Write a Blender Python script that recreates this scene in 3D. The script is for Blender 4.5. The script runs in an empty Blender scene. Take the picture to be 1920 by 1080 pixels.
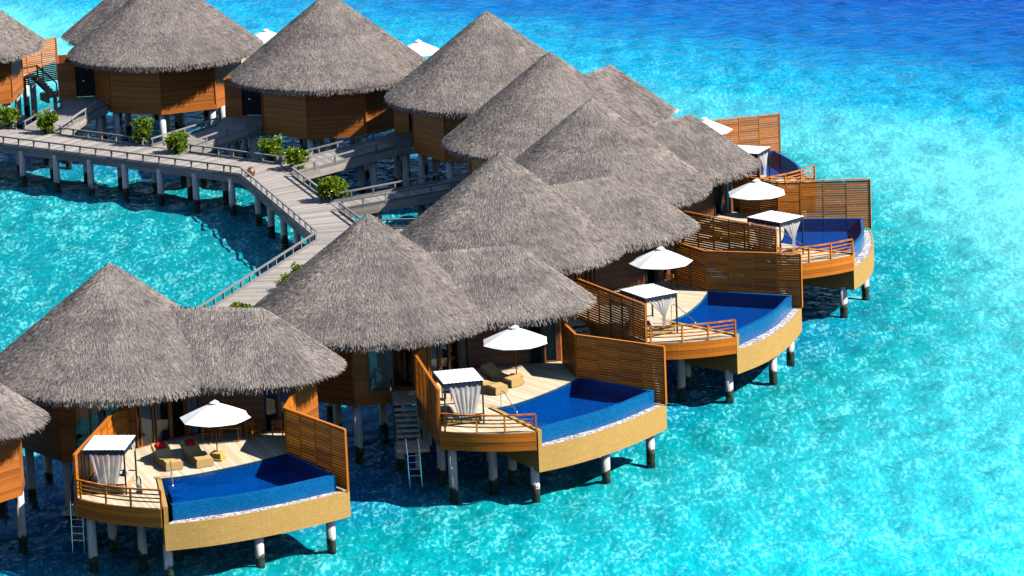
import bpy, math, random
import numpy as np
from mathutils import Vector, Matrix
from mathutils.geometry import tessellate_polygon
random.seed(7); RNG = np.random.default_rng(7)
C = bpy.context.scene.collection
scene = bpy.context.scene
R = math.radians
# ------------------------------------------------------------------ camera
PIT, ROL, CAMZ, FPX = 0.2384126, 0.0412678, 64.0, 8334.82
cam = bpy.data.cameras.new('camera'); cam.sensor_width = 36.0
cam.lens = FPX / 1920 * 36.0; cam.clip_start = 1.0; cam.clip_end = 12000
camo = bpy.data.objects.new('camera', cam); C.objects.link(camo)
X = Vector((1, 0, 0)); U = Vector((0, math.sin(PIT), math.cos(PIT))); F = Vector((0, math.cos(PIT), -math.sin(PIT)))
ex = X * math.cos(ROL) - U * math.sin(ROL); ey = X * math.sin(ROL) + U * math.cos(ROL); ez = -F
M = Matrix(((ex.x, ey.x, ez.x, 0), (ex.y, ey.y, ez.y, 0), (ex.z, ey.z, ez.z, CAMZ), (0, 0, 0, 1)))
camo.matrix_world = M
scene.camera = camo
# ------------------------------------------------------------------ light
SUN_AZ, SUN_EL = R(-16), R(44)
world = bpy.data.worlds.new('World'); scene.world = world; world.use_nodes = True
wn = world.node_tree; bg = wn.nodes['Background']
sky = wn.nodes.new('ShaderNodeTexSky'); sky.sky_type = 'NISHITA'; sky.sun_disc = False
sky.sun_elevation = SUN_EL; sky.sun_rotation = math.pi / 2 - SUN_AZ
sky.air_density = 1.0; sky.dust_density = 0.1; sky.ozone_density = 5.0
wn.links.new(sky.outputs[0], bg.inputs[0]); bg.inputs[1].default_value = 0.08
sun = bpy.data.lights.new('sun', 'SUN'); sun.energy = 5.0; sun.angle = R(0.5); sun.color = (1, 0.955, 0.87)
suno = bpy.data.objects.new('sun', sun); C.objects.link(suno)
sdir = Vector((math.cos(SUN_EL) * math.cos(SUN_AZ), math.cos(SUN_EL) * math.sin(SUN_AZ), math.sin(SUN_EL)))
suno.rotation_euler = sdir.to_track_quat('Z', 'Y').to_euler()
suno.location = sdir * 300
scene.view_settings.view_transform = 'Standard'; scene.view_settings.look = 'None'
scene.view_settings.exposure = 0.66; scene.view_settings.gamma = 1.0
scene.render.engine = 'CYCLES'; scene.cycles.max_bounces = 8; scene.cycles.diffuse_bounces = 0; scene.cycles.glossy_bounces = 2; scene.cycles.transparent_max_bounces = 12
scene.render.resolution_x = 1024; scene.render.resolution_y = 576
# ------------------------------------------------------------------ materials
def newmat(name):
    m = bpy.data.materials.new(name); m.use_nodes = True
    nt = m.node_tree
    for n in list(nt.nodes): nt.nodes.remove(n)
    out = nt.nodes.new('ShaderNodeOutputMaterial')
    return m, nt, out
def N(nt, typ, **kw):
    n = nt.nodes.new(typ)
    for k, v in kw.items():
        if k in n.inputs.keys(): n.inputs[k].default_value = v
        else: setattr(n, k, v)
    return n
def L(nt, a, b): nt.links.new(a, b)
def math_(nt, op, a, b=None, c=None):
    n = nt.nodes.new('ShaderNodeMath'); n.operation = op
    for i, v in enumerate((a, b, c)):
        if v is None: continue
        if isinstance(v, (int, float)): n.inputs[i].default_value = v
        else: L(nt, v, n.inputs[i])
    return n.outputs[0]
def mixc(nt, fac, a, b, blend='MIX'):
    n = nt.nodes.new('ShaderNodeMix'); n.data_type = 'RGBA'; n.blend_type = blend
    for sock, v in ((n.inputs[0], fac), (n.inputs[6], a), (n.inputs[7], b)):
        if isinstance(v, (int, float)): sock.default_value = v
        elif isinstance(v, tuple): sock.default_value = (*v, 1) if len(v) == 3 else v
        else: L(nt, v, sock)
    return n.outputs[2]
def ramp(nt, fac, stops, interp='LINEAR'):
    n = nt.nodes.new('ShaderNodeValToRGB'); cr = n.color_ramp; cr.interpolation = interp
    while len(cr.elements) < len(stops): cr.elements.new(0.5)
    for e, (p, c) in zip(cr.elements, stops):
        e.position = p; e.color = (*c, 1) if len(c) == 3 else c
    L(nt, fac, n.inputs[0]); return n.outputs[0]
def coords(nt, scale=(1, 1, 1), kind='Object', rot=(0, 0, 0)):
    t = nt.nodes.new('ShaderNodeTexCoord'); mp = nt.nodes.new('ShaderNodeMapping')
    mp.inputs['Scale'].default_value = scale; mp.inputs['Rotation'].default_value = rot
    L(nt, t.outputs[kind], mp.inputs[0]); return mp.outputs[0]
def noise(nt, vec, scale, detail=3, rough=0.55, dist=0.0):
    n = N(nt, 'ShaderNodeTexNoise', Scale=scale, Detail=detail, Roughness=rough, Distortion=dist)
    L(nt, vec, n.inputs['Vector']); return n.outputs[0]
def principled(nt, out, col, rough=0.6, spec=0.4, metal=0.0):
    p = nt.nodes.new('ShaderNodeBsdfPrincipled')
    if isinstance(col, tuple): p.inputs['Base Color'].default_value = (*col, 1)
    else: L(nt, col, p.inputs['Base Color'])
    if isinstance(rough, (int, float)): p.inputs['Roughness'].default_value = rough
    else: L(nt, rough, p.inputs['Roughness'])
    p.inputs['Specular IOR Level'].default_value = spec; p.inputs['Metallic'].default_value = metal
    L(nt, p.outputs[0], out.inputs[0]); return p
def bump(nt, p, h, strength=0.4, dist=0.02):
    b = nt.nodes.new('ShaderNodeBump'); b.inputs['Strength'].default_value = strength; b.inputs['Distance'].default_value = dist
    L(nt, h, b.inputs['Height']); L(nt, b.outputs[0], p.inputs['Normal'])
def attr(nt, name='rnd'):
    a = nt.nodes.new('ShaderNodeAttribute'); a.attribute_name = name; return a.outputs['Fac']

def wood(name, dark, light, rough=0.5, spec=0.35, grain=(3, 3, 25), weather=0.25, wcol=(0.2, 0.18, 0.15)):
    m, nt, out = newmat(name)
    v = coords(nt, grain)
    g = noise(nt, v, 1.6, 5, 0.6)
    r = attr(nt)
    f = math_(nt, 'ADD', math_(nt, 'MULTIPLY', g, 0.65), math_(nt, 'MULTIPLY', r, 0.6))
    col = ramp(nt, f, [(0.25, dark), (0.85, light)])
    big = noise(nt, coords(nt), 0.9, 4, 0.65)
    wf = math_(nt, 'MULTIPLY', ramp(nt, big, [(0.48, (0, 0, 0)), (0.75, (1, 1, 1))]), weather)
    col = mixc(nt, wf, col, wcol)
    p = principled(nt, out, col, rough, spec); bump(nt, p, g, 0.25, 0.01)
    return m
def plain(name, col, rough=0.6, spec=0.4, var=0.15, scale=6.0, metal=0.0):
    m, nt, out = newmat(name)
    n = noise(nt, coords(nt), scale, 4, 0.6)
    a = tuple(c * (1 - var) for c in col); b = tuple(min(1, c * (1 + var)) for c in col)
    p = principled(nt, out, ramp(nt, n, [(0.3, a), (0.7, b)]), rough, spec, metal)
    bump(nt, p, n, 0.12, 0.01)
    return m

MT = {}
MT['cedar'] = wood('cedar_wood', (0.34, 0.085, 0.008), (0.72, 0.215, 0.016), 0.45, 0.3, (6, 6, 40), 0.2, (0.22, 0.10, 0.03))
MT['cladding'] = wood('timber_cladding', (0.24, 0.066, 0.011), (0.44, 0.132, 0.018), 0.5, 0.3, (6, 6, 40), 0.25, (0.17, 0.075, 0.025))
MT['door_wood'] = wood('door_hardwood', (0.16, 0.045, 0.012), (0.32, 0.10, 0.025), 0.4, 0.4, (12, 12, 4), 0.1)
MT['red_wall'] = wood('mahogany_wall', (0.10, 0.032, 0.014), (0.20, 0.065, 0.025), 0.5, 0.3, (6, 6, 40), 0.1)
MT['grey_wood'] = wood('weathered_boards', (0.22, 0.192, 0.172), (0.44, 0.392, 0.350), 0.75, 0.2, (4, 4, 14), 0.35, (0.25, 0.22, 0.19))
MT['grey_rail'] = wood('weathered_rail', (0.16, 0.152, 0.148), (0.32, 0.305, 0.295), 0.7, 0.2, (8, 8, 8), 0.3, (0.2, 0.18, 0.16))
MT['wicker'] = plain('wicker', (0.52, 0.33, 0.13), 0.65, 0.3, 0.25, 30)
MT['amber'] = wood('amber_wood', (0.45, 0.25, 0.05), (0.66, 0.42, 0.10), 0.45, 0.3, (10, 10, 10), 0.05)
MT['metal'] = plain('dark_metal', (0.014, 0.022, 0.042), 0.6, 0.25, 0.2, 4)
MT['steel'] = plain('stainless_steel', (0.75, 0.77, 0.8), 0.2, 0.5, 0.05, 4, 1.0)
MT['bronze'] = plain('brown_glaze', (0.24, 0.10, 0.035), 0.3, 0.5, 0.3, 5)
MT['red_cloth'] = plain('red_cloth', (0.60, 0.012, 0.014), 0.8, 0.2, 0.15, 14)
MT['blue_cloth'] = plain('navy_cloth', (0.01, 0.03, 0.16), 0.85, 0.2, 0.15, 14)
MT['beige_cloth'] = plain('beige_cloth', (0.58, 0.47, 0.36), 0.85, 0.15, 0.1, 8)
MT['pillow_cloth'] = plain('pillow_cloth', (0.66, 0.6, 0.5), 0.85, 0.15, 0.08, 8)
MT['canvas'] = plain('white_canvas', (0.86, 0.86, 0.85), 0.8, 0.2, 0.025, 3)
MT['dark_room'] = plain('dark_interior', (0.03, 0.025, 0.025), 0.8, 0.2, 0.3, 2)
MT['plaster'] = plain('pale_panel', (0.5, 0.5, 0.48), 0.7, 0.2, 0.1, 2)
MT['soffit'] = plain('thatch_underside', (0.14, 0.11, 0.085), 0.9, 0.1, 0.3, 9)

def deckmat():
    m, nt, out = newmat('pale_decking')
    v = coords(nt, (1, 1, 1), 'Object', (0, 0, R(-37)))
    s = nt.nodes.new('ShaderNodeSeparateXYZ'); L(nt, v, s.inputs[0])
    y = math_(nt, 'MULTIPLY', s.outputs[0], 1 / 0.135)
    fl = math_(nt, 'FLOOR', y); fr = math_(nt, 'FRACT', y)
    wn_ = nt.nodes.new('ShaderNodeTexWhiteNoise'); wn_.noise_dimensions = '1D'; L(nt, fl, wn_.inputs['W'])
    mp = nt.nodes.new('ShaderNodeMapping'); mp.inputs['Scale'].default_value = (12, 0.9, 1); L(nt, v, mp.inputs[0])
    g = noise(nt, mp.outputs[0], 1.5, 4, 0.6)
    f = math_(nt, 'ADD', math_(nt, 'MULTIPLY', wn_.outputs[0], 0.55), math_(nt, 'MULTIPLY', g, 0.55))
    col = ramp(nt, f, [(0.2, (0.50, 0.385, 0.235)), (0.55, (0.66, 0.545, 0.38)), (0.9, (0.76, 0.66, 0.50))])
    gap = math_(nt, 'LESS_THAN', fr, 0.07)
    col = mixc(nt, math_(nt, 'MULTIPLY', gap, 0.65), col, (0.2, 0.14, 0.08))
    st = noise(nt, coords(nt), 0.7, 4, 0.6)
    col = mixc(nt, math_(nt, 'MULTIPLY', ramp(nt, st, [(0.5, (0, 0, 0)), (0.7, (1, 1, 1))]), 0.3), col, (0.46, 0.40, 0.31))
    principled(nt, out, col, 0.65, 0.25); return m
MT['deck'] = deckmat()

def thatchmat():
    m, nt, out = newmat('thatch')
    r = attr(nt)
    oi = nt.nodes.new('ShaderNodeObjectInfo')
    tc = nt.nodes.new('ShaderNodeTexCoord'); va = nt.nodes.new('ShaderNodeVectorMath'); va.operation = 'ADD'
    L(nt, tc.outputs['Object'], va.inputs[0]); L(nt, math_(nt, 'MULTIPLY', oi.outputs['Random'], 57.0), va.inputs[1])
    vv = va.outputs[0]
    big = noise(nt, vv, 0.42, 4, 0.6, 0.4)
    mid = noise(nt, vv, 1.9, 4, 0.65, 0.5)
    zz = nt.nodes.new('ShaderNodeSeparateXYZ'); L(nt, tc.outputs['Object'], zz.inputs[0])
    band = math_(nt, 'SINE', math_(nt, 'ADD', math_(nt, 'MULTIPLY', zz.outputs[2], 11.0), math_(nt, 'MULTIPLY', mid, 5.0)))
    f = math_(nt, 'ADD', math_(nt, 'SUBTRACT', math_(nt, 'MULTIPLY', r, 0.98), 0.13), math_(nt, 'MULTIPLY', math_(nt, 'SUBTRACT', mid, 0.5), 0.7))
    f = math_(nt, 'ADD', f, math_(nt, 'MULTIPLY', math_(nt, 'SUBTRACT', big, 0.5), 1.05))
    f = math_(nt, 'ADD', f, math_(nt, 'MULTIPLY', band, 0.035))
    col = ramp(nt, f, [(0.0, (0.14, 0.120, 0.115)), (0.22, (0.24, 0.206, 0.192)), (0.45, (0.340, 0.292, 0.262)), (0.75, (0.51, 0.435, 0.37))])
    col = mixc(nt, math_(nt, 'MULTIPLY', oi.outputs['Random'], 0.16), col, (0.26, 0.215, 0.20))
    principled(nt, out, col, 0.85, 0.12); return m
MT['thatch'] = thatchmat()

def tilemat():
    m, nt, out = newmat('blue_mosaic')
    v = nt.nodes.new('ShaderNodeTexVoronoi'); v.inputs['Scale'].default_value = 14
    L(nt, coords(nt), v.inputs['Vector'])
    s = nt.nodes.new('ShaderNodeSeparateColor'); L(nt, v.outputs['Color'], s.inputs[0])
    col = ramp(nt, s.outputs[0], [(0.0, (0.001, 0.075, 0.24)), (0.5, (0.0015, 0.10, 0.29)), (1.0, (0.003, 0.135, 0.35))])
    principled(nt, out, col, 0.25, 0.4); return m
MT['tile'] = tilemat()
def poolwater():
    m, nt, out = newmat('pool_water')
    tr = N(nt, 'ShaderNodeBsdfTransparent'); tr.inputs[0].default_value = (0.35, 0.72, 0.97, 1)
    gl = N(nt, 'ShaderNodeBsdfGlossy', Roughness=0.04)
    fr = N(nt, 'ShaderNodeFresnel', IOR=1.33)
    b = N(nt, 'ShaderNodeBump', Strength=0.35, Distance=0.03)
    L(nt, noise(nt, coords(nt), 3.5, 3, 0.5), b.inputs['Height'])
    L(nt, b.outputs[0], gl.inputs['Normal']); L(nt, b.outputs[0], fr.inputs['Normal'])
    mx = N(nt, 'ShaderNodeMixShader'); L(nt, math_(nt, 'MULTIPLY', fr.outputs[0], 0.28), mx.inputs[0])
    L(nt, tr.outputs[0], mx.inputs[1]); L(nt, gl.outputs[0], mx.inputs[2]); L(nt, mx.outputs[0], out.inputs[0]); return m
MT['pool_water'] = poolwater()
def stonemat():
    m, nt, out = newmat('sandstone_block')
    t = nt.nodes.new('ShaderNodeUVMap'); t.uv_map = 'uv'
    br = N(nt, 'ShaderNodeTexBrick', Scale=1.0)
    br.inputs['Mortar Size'].default_value = 0.008; br.inputs['Brick Width'].default_value = 0.55; br.inputs['Row Height'].default_value = 0.16
    br.inputs['Color1'].default_value = (0.50, 0.315, 0.085, 1); br.inputs['Color2'].default_value = (0.44, 0.27, 0.072, 1); br.inputs['Mortar'].default_value = (0.36, 0.25, 0.11, 1)
    L(nt, t.outputs[0], br.inputs['Vector'])
    n = noise(nt, coords(nt), 5, 5, 0.65)
    col = mixc(nt, 0.55, br.outputs[0], ramp(nt, n, [(0.3, (0.40, 0.24, 0.065)), (0.7, (0.56, 0.365, 0.125))]))
    col = mixc(nt, math_(nt, 'MULTIPLY', br.outputs['Fac'], 0.5), col, (0.27, 0.17, 0.05))
    st = noise(nt, coords(nt, (2.2, 2.2, 0.35)), 1.0, 5, 0.7)
    col = mixc(nt, math_(nt, 'MULTIPLY', ramp(nt, st, [(0.5, (0, 0, 0)), (0.72, (1, 1, 1))]), 0.5), col, (0.40, 0.27, 0.10))
    p = principled(nt, out, col, 0.8, 0.2); bump(nt, p, br.outputs['Fac'], -0.3, 0.01); return m
MT['stone'] = stonemat()
def pebblemat():
    m, nt, out = newmat('pebbles')
    v = nt.nodes.new('ShaderNodeTexVoronoi'); v.inputs['Scale'].default_value = 9
    L(nt, coords(nt), v.inputs['Vector'])
    s = nt.nodes.new('ShaderNodeSeparateColor'); L(nt, v.outputs['Color'], s.inputs[0])
    col = ramp(nt, s.outputs[0], [(0.0, (0.16, 0.15, 0.17)), (0.45, (0.46, 0.44, 0.47)), (1.0, (0.82, 0.80, 0.82))])
    p = principled(nt, out, col, 0.6, 0.3); bump(nt, p, math_(nt, 'SUBTRACT', 1.0, v.outputs['Distance']), 1.0, 0.06); return m
MT['pebble'] = pebblemat()
def pilemat():
    m, nt, out = newmat('concrete_pile')
    g = nt.nodes.new('ShaderNodeNewGeometry'); s = nt.nodes.new('ShaderNodeSeparateXYZ'); L(nt, g.outputs['Position'], s.inputs[0])
    n = noise(nt, g.outputs['Position'], 1.1, 5, 0.7)
    z = math_(nt, 'ADD', s.outputs[2], math_(nt, 'MULTIPLY', math_(nt, 'SUBTRACT', n, 0.5), 1.5))
    alg = ramp(nt, noise(nt, g.outputs['Position'], 5, 4, 0.65), [(0.35, (0.028, 0.034, 0.026)), (0.62, (0.085, 0.075, 0.038)), (0.78, (0.20, 0.135, 0.05))])
    mpz = nt.nodes.new('ShaderNodeMapping'); mpz.inputs['Scale'].default_value = (5, 5, 0.8); L(nt, g.outputs['Position'], mpz.inputs[0])
    clean = ramp(nt, noise(nt, mpz.outputs[0], 1.0, 5, 0.65), [(0.3, (0.42, 0.43, 0.41)), (0.5, (0.60, 0.60, 0.58)), (0.7, (0.70, 0.70, 0.68))])
    f = ramp(nt, z, [(0.12, (1, 1, 1)), (0.2, (0, 0, 0))])
    principled(nt, out, mixc(nt, f, clean, alg), 0.8, 0.2); return m
MT['pile'] = pilemat()
def glassmat():
    m, nt, out = newmat('window_glass')
    tr = N(nt, 'ShaderNodeBsdfTransparent'); tr.inputs[0].default_value = (0.85, 0.92, 0.94, 1)
    gl = N(nt, 'ShaderNodeBsdfGlossy', Roughness=0.02); fr = N(nt, 'ShaderNodeFresnel', IOR=1.6)
    mx = N(nt, 'ShaderNodeMixShader'); L(nt, fr.outputs[0], mx.inputs[0]); L(nt, tr.outputs[0], mx.inputs[1]); L(nt, gl.outputs[0], mx.inputs[2])
    L(nt, mx.outputs[0], out.inputs[0]); return m
MT['glass'] = glassmat()
def sheermat(name, tfac, col=(0.86, 0.85, 0.83)):
    m, nt, out = newmat(name)
    tr = N(nt, 'ShaderNodeBsdfTransparent'); d = N(nt, 'ShaderNodeBsdfDiffuse'); d.inputs[0].default_value = (*col, 1)
    tl = N(nt, 'ShaderNodeBsdfTranslucent'); tl.inputs[0].default_value = (*col, 1)
    m1 = N(nt, 'ShaderNodeMixShader'); m1.inputs[0].default_value = 0.55; L(nt, d.outputs[0], m1.inputs[1]); L(nt, tl.outputs[0], m1.inputs[2])
    m2 = N(nt, 'ShaderNodeMixShader'); m2.inputs[0].default_value = tfac; L(nt, m1.outputs[0], m2.inputs[1]); L(nt, tr.outputs[0], m2.inputs[2])
    L(nt, m2.outputs[0], out.inputs[0]); return m
MT['sheer'] = sheermat('sheer_curtain', 0.08)
MT['drape'] = sheermat('window_drape', 0.0, (0.8, 0.8, 0.78))
def leafmat():
    m, nt, out = newmat('leaf')
    r = attr(nt)
    col = ramp(nt, r, [(0.0, (0.06, 0.15, 0.006)), (0.4, (0.17, 0.31, 0.012)), (0.75, (0.36, 0.48, 0.02)), (1.0, (0.52, 0.54, 0.05))])
    d = N(nt, 'ShaderNodeBsdfDiffuse'); L(nt, col, d.inputs[0]); t = N(nt, 'ShaderNodeBsdfTranslucent'); L(nt, col, t.inputs[0])
    mx = N(nt, 'ShaderNodeMixShader'); mx.inputs[0].default_value = 0.3; L(nt, d.outputs[0], mx.inputs[1]); L(nt, t.outputs[0], mx.inputs[2])
    g = N(nt, 'ShaderNodeBsdfGlossy', Roughness=0.35); m2 = N(nt, 'ShaderNodeMixShader'); m2.inputs[0].default_value = 0.05
    L(nt, mx.outputs[0], m2.inputs[1]); L(nt, g.outputs[0], m2.inputs[2]); L(nt, m2.outputs[0], out.inputs[0]); return m
MT['leaf'] = leafmat()
MT['bark'] = plain('bark', (0.12, 0.09, 0.06), 0.9, 0.1, 0.3, 9)

def seamat():
    m, nt, out = newmat('lagoon_bed')
    g = nt.nodes.new('ShaderNodeNewGeometry'); pos = g.outputs['Position']
    big = noise(nt, pos, 0.035, 4, 0.55)
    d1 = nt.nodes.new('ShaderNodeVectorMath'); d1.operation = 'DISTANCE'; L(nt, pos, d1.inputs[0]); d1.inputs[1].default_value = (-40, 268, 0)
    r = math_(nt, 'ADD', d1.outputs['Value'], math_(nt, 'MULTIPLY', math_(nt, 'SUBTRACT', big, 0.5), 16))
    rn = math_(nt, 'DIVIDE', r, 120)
    shallow = ramp(nt, rn, [(0.2, (0.002, 0.30, 0.34)), (0.30, (0.002, 0.27, 0.31)), (0.37, (0.001, 0.18, 0.47)), (0.45, (0.001, 0.19, 0.46)), (0.53, (0.002, 0.35, 0.37)), (0.68, (0.003, 0.58, 0.65)), (0.85, (0.004, 0.68, 0.78))])  # dark blue ring: villa shade on the water painted into the bed
    d2 = nt.nodes.new('ShaderNodeVectorMath'); d2.operation = 'DOT_PRODUCT'; L(nt, pos, d2.inputs[0]); d2.inputs[1].default_value = (0.66, 0.75, 0)
    dd = math_(nt, 'ADD', d2.outputs['Value'], math_(nt, 'MULTIPLY', math_(nt, 'SUBTRACT', noise(nt, pos, 0.09, 5, 0.6), 0.5), 14))
    dd0 = math_(nt, 'ADD', d2.outputs['Value'], math_(nt, 'MULTIPLY', math_(nt, 'SUBTRACT', noise(nt, pos, 0.02, 2, 0.5), 0.5), 16))
    mst = nt.nodes.new('ShaderNodeMapping'); mst.inputs['Scale'].default_value = (0.07, 0.42, 1); mst.inputs['Rotation'].default_value = (0, 0, R(-5)); L(nt, pos, mst.inputs[0])
    dd = math_(nt, 'ADD', dd, math_(nt, 'MULTIPLY', math_(nt, 'SUBTRACT', noise(nt, mst.outputs[0], 1.0, 5, 0.65), 0.5), 20))
    df = math_(nt, 'DIVIDE', math_(nt, 'SUBTRACT', dd, 225), 90)
    dfac = ramp(nt, df, [(0.18, (0, 0, 0)), (0.36, (0.55, 0.55, 0.55)), (0.55, (1, 1, 1))])
    deepc = ramp(nt, df, [(0.3, (0.001, 0.25, 0.54)), (0.8, (0.0003, 0.060, 0.38))])
    col = mixc(nt, dfac, shallow, deepc)
    pf = ramp(nt, math_(nt, 'DIVIDE', math_(nt, 'SUBTRACT', dd0, 160), 110), [(0.0, (0, 0, 0)), (0.38, (0.28, 0.28, 0.28)), (0.6, (1, 1, 1)), (0.72, (0.75, 0.75, 0.75)), (0.88, (0, 0, 0))])
    pf = math_(nt, 'MULTIPLY', pf, ramp(nt, rn, [(0.54, (0, 0, 0)), (0.68, (1, 1, 1))]))
    col = mixc(nt, math_(nt, 'MULTIPLY', pf, 0.85), col, (0.62, 0.97, 0.94))
    ms = nt.nodes.new('ShaderNodeMapping'); ms.inputs['Scale'].default_value = (1.0, 0.34, 1); ms.inputs['Rotation'].default_value = (0, 0, R(-12)); L(nt, pos, ms.inputs[0])
    n1 = noise(nt, ms.outputs[0], 4.8, 4, 0.6, 0.25)
    nc = noise(nt, ms.outputs[0], 0.75, 4, 0.6, 0.6)
    n2 = noise(nt, pos, 0.06, 4, 0.6, 0.5)
    mixn = math_(nt, 'ADD', math_(nt, 'MULTIPLY', n1, 0.72), math_(nt, 'MULTIPLY', nc, 0.42))
    caustic = ramp(nt, mixn, [(0.585, (0, 0, 0)), (0.70, (1, 1, 1))])
    amt = math_(nt, 'MULTIPLY', math_(nt, 'SUBTRACT', 1.0, dfac), ramp(nt, n2, [(0.3, (0.48, 0.48, 0.48)), (0.62, (0.66, 0.66, 0.66))]))
    col = mixc(nt, math_(nt, 'MULTIPLY', caustic, amt), col, (0.40, 0.97, 0.95))  # pale caustic and glint flecks painted into the bed colour
    df2 = ramp(nt, mixn, [(0.42, (1, 1, 1)), (0.56, (0, 0, 0))])
    col = mixc(nt, math_(nt, 'MULTIPLY', df2, ramp(nt, pf, [(0.0, (0.42, 0.42, 0.42)), (1.0, (0.18, 0.18, 0.18))])), col, mixc(nt, dfac, (0.001, 0.21, 0.24), (0.001, 0.07, 0.42)))
    # coral rubble showing darker near the villas
    nk = noise(nt, pos, 0.16, 5, 0.65, 0.6)
    ck = math_(nt, 'MULTIPLY', ramp(nt, nk, [(0.52, (0, 0, 0)), (0.68, (1, 1, 1))]), ramp(nt, rn, [(0.30, (0.25, 0.25, 0.25)), (0.47, (0.5, 0.5, 0.5)), (0.58, (0.0, 0.0, 0.0))]))
    col = mixc(nt, ck, col, (0.003, 0.17, 0.16))
    d = N(nt, 'ShaderNodeBsdfDiffuse'); L(nt, col, d.inputs[0]); L(nt, d.outputs[0], out.inputs[0])
    return m
def surfmat():
    m, nt, out = newmat('lagoon_surface')
    g = nt.nodes.new('ShaderNodeNewGeometry'); pos = g.outputs['Position']
    ms = nt.nodes.new('ShaderNodeMapping'); ms.inputs['Scale'].default_value = (1.0, 0.55, 1); ms.inputs['Rotation'].default_value = (0, 0, R(-14)); L(nt, pos, ms.inputs[0])
    w1 = noise(nt, ms.outputs[0], 1.8, 3, 0.55, 0.4); w2 = noise(nt, ms.outputs[0], 0.4, 2, 0.5)
    h = math_(nt, 'ADD', math_(nt, 'MULTIPLY', w1, 0.22), math_(nt, 'MULTIPLY', w2, 0.5))
    b = N(nt, 'ShaderNodeBump', Strength=1.0, Distance=0.9); L(nt, h, b.inputs['Height'])
    tr = N(nt, 'ShaderNodeBsdfTransparent'); tr.inputs[0].default_value = (0.76, 0.97, 0.99, 1)
    gl = N(nt, 'ShaderNodeBsdfGlossy', Roughness=0.06); gl.inputs[0].default_value = (0.45, 0.74, 1, 1); fr = N(nt, 'ShaderNodeFresnel', IOR=1.33)
    L(nt, b.outputs[0], gl.inputs['Normal']); L(nt, b.outputs[0], fr.inputs['Normal'])
    mx = N(nt, 'ShaderNodeMixShader'); L(nt, math_(nt, 'MULTIPLY', fr.outputs[0], 0.30), mx.inputs[0])
    L(nt, tr.outputs[0], mx.inputs[1]); L(nt, gl.outputs[0], mx.inputs[2]); L(nt, mx.outputs[0], out.inputs[0]); return m
MT['surface'] = surfmat()
MT['sea'] = seamat()

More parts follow.
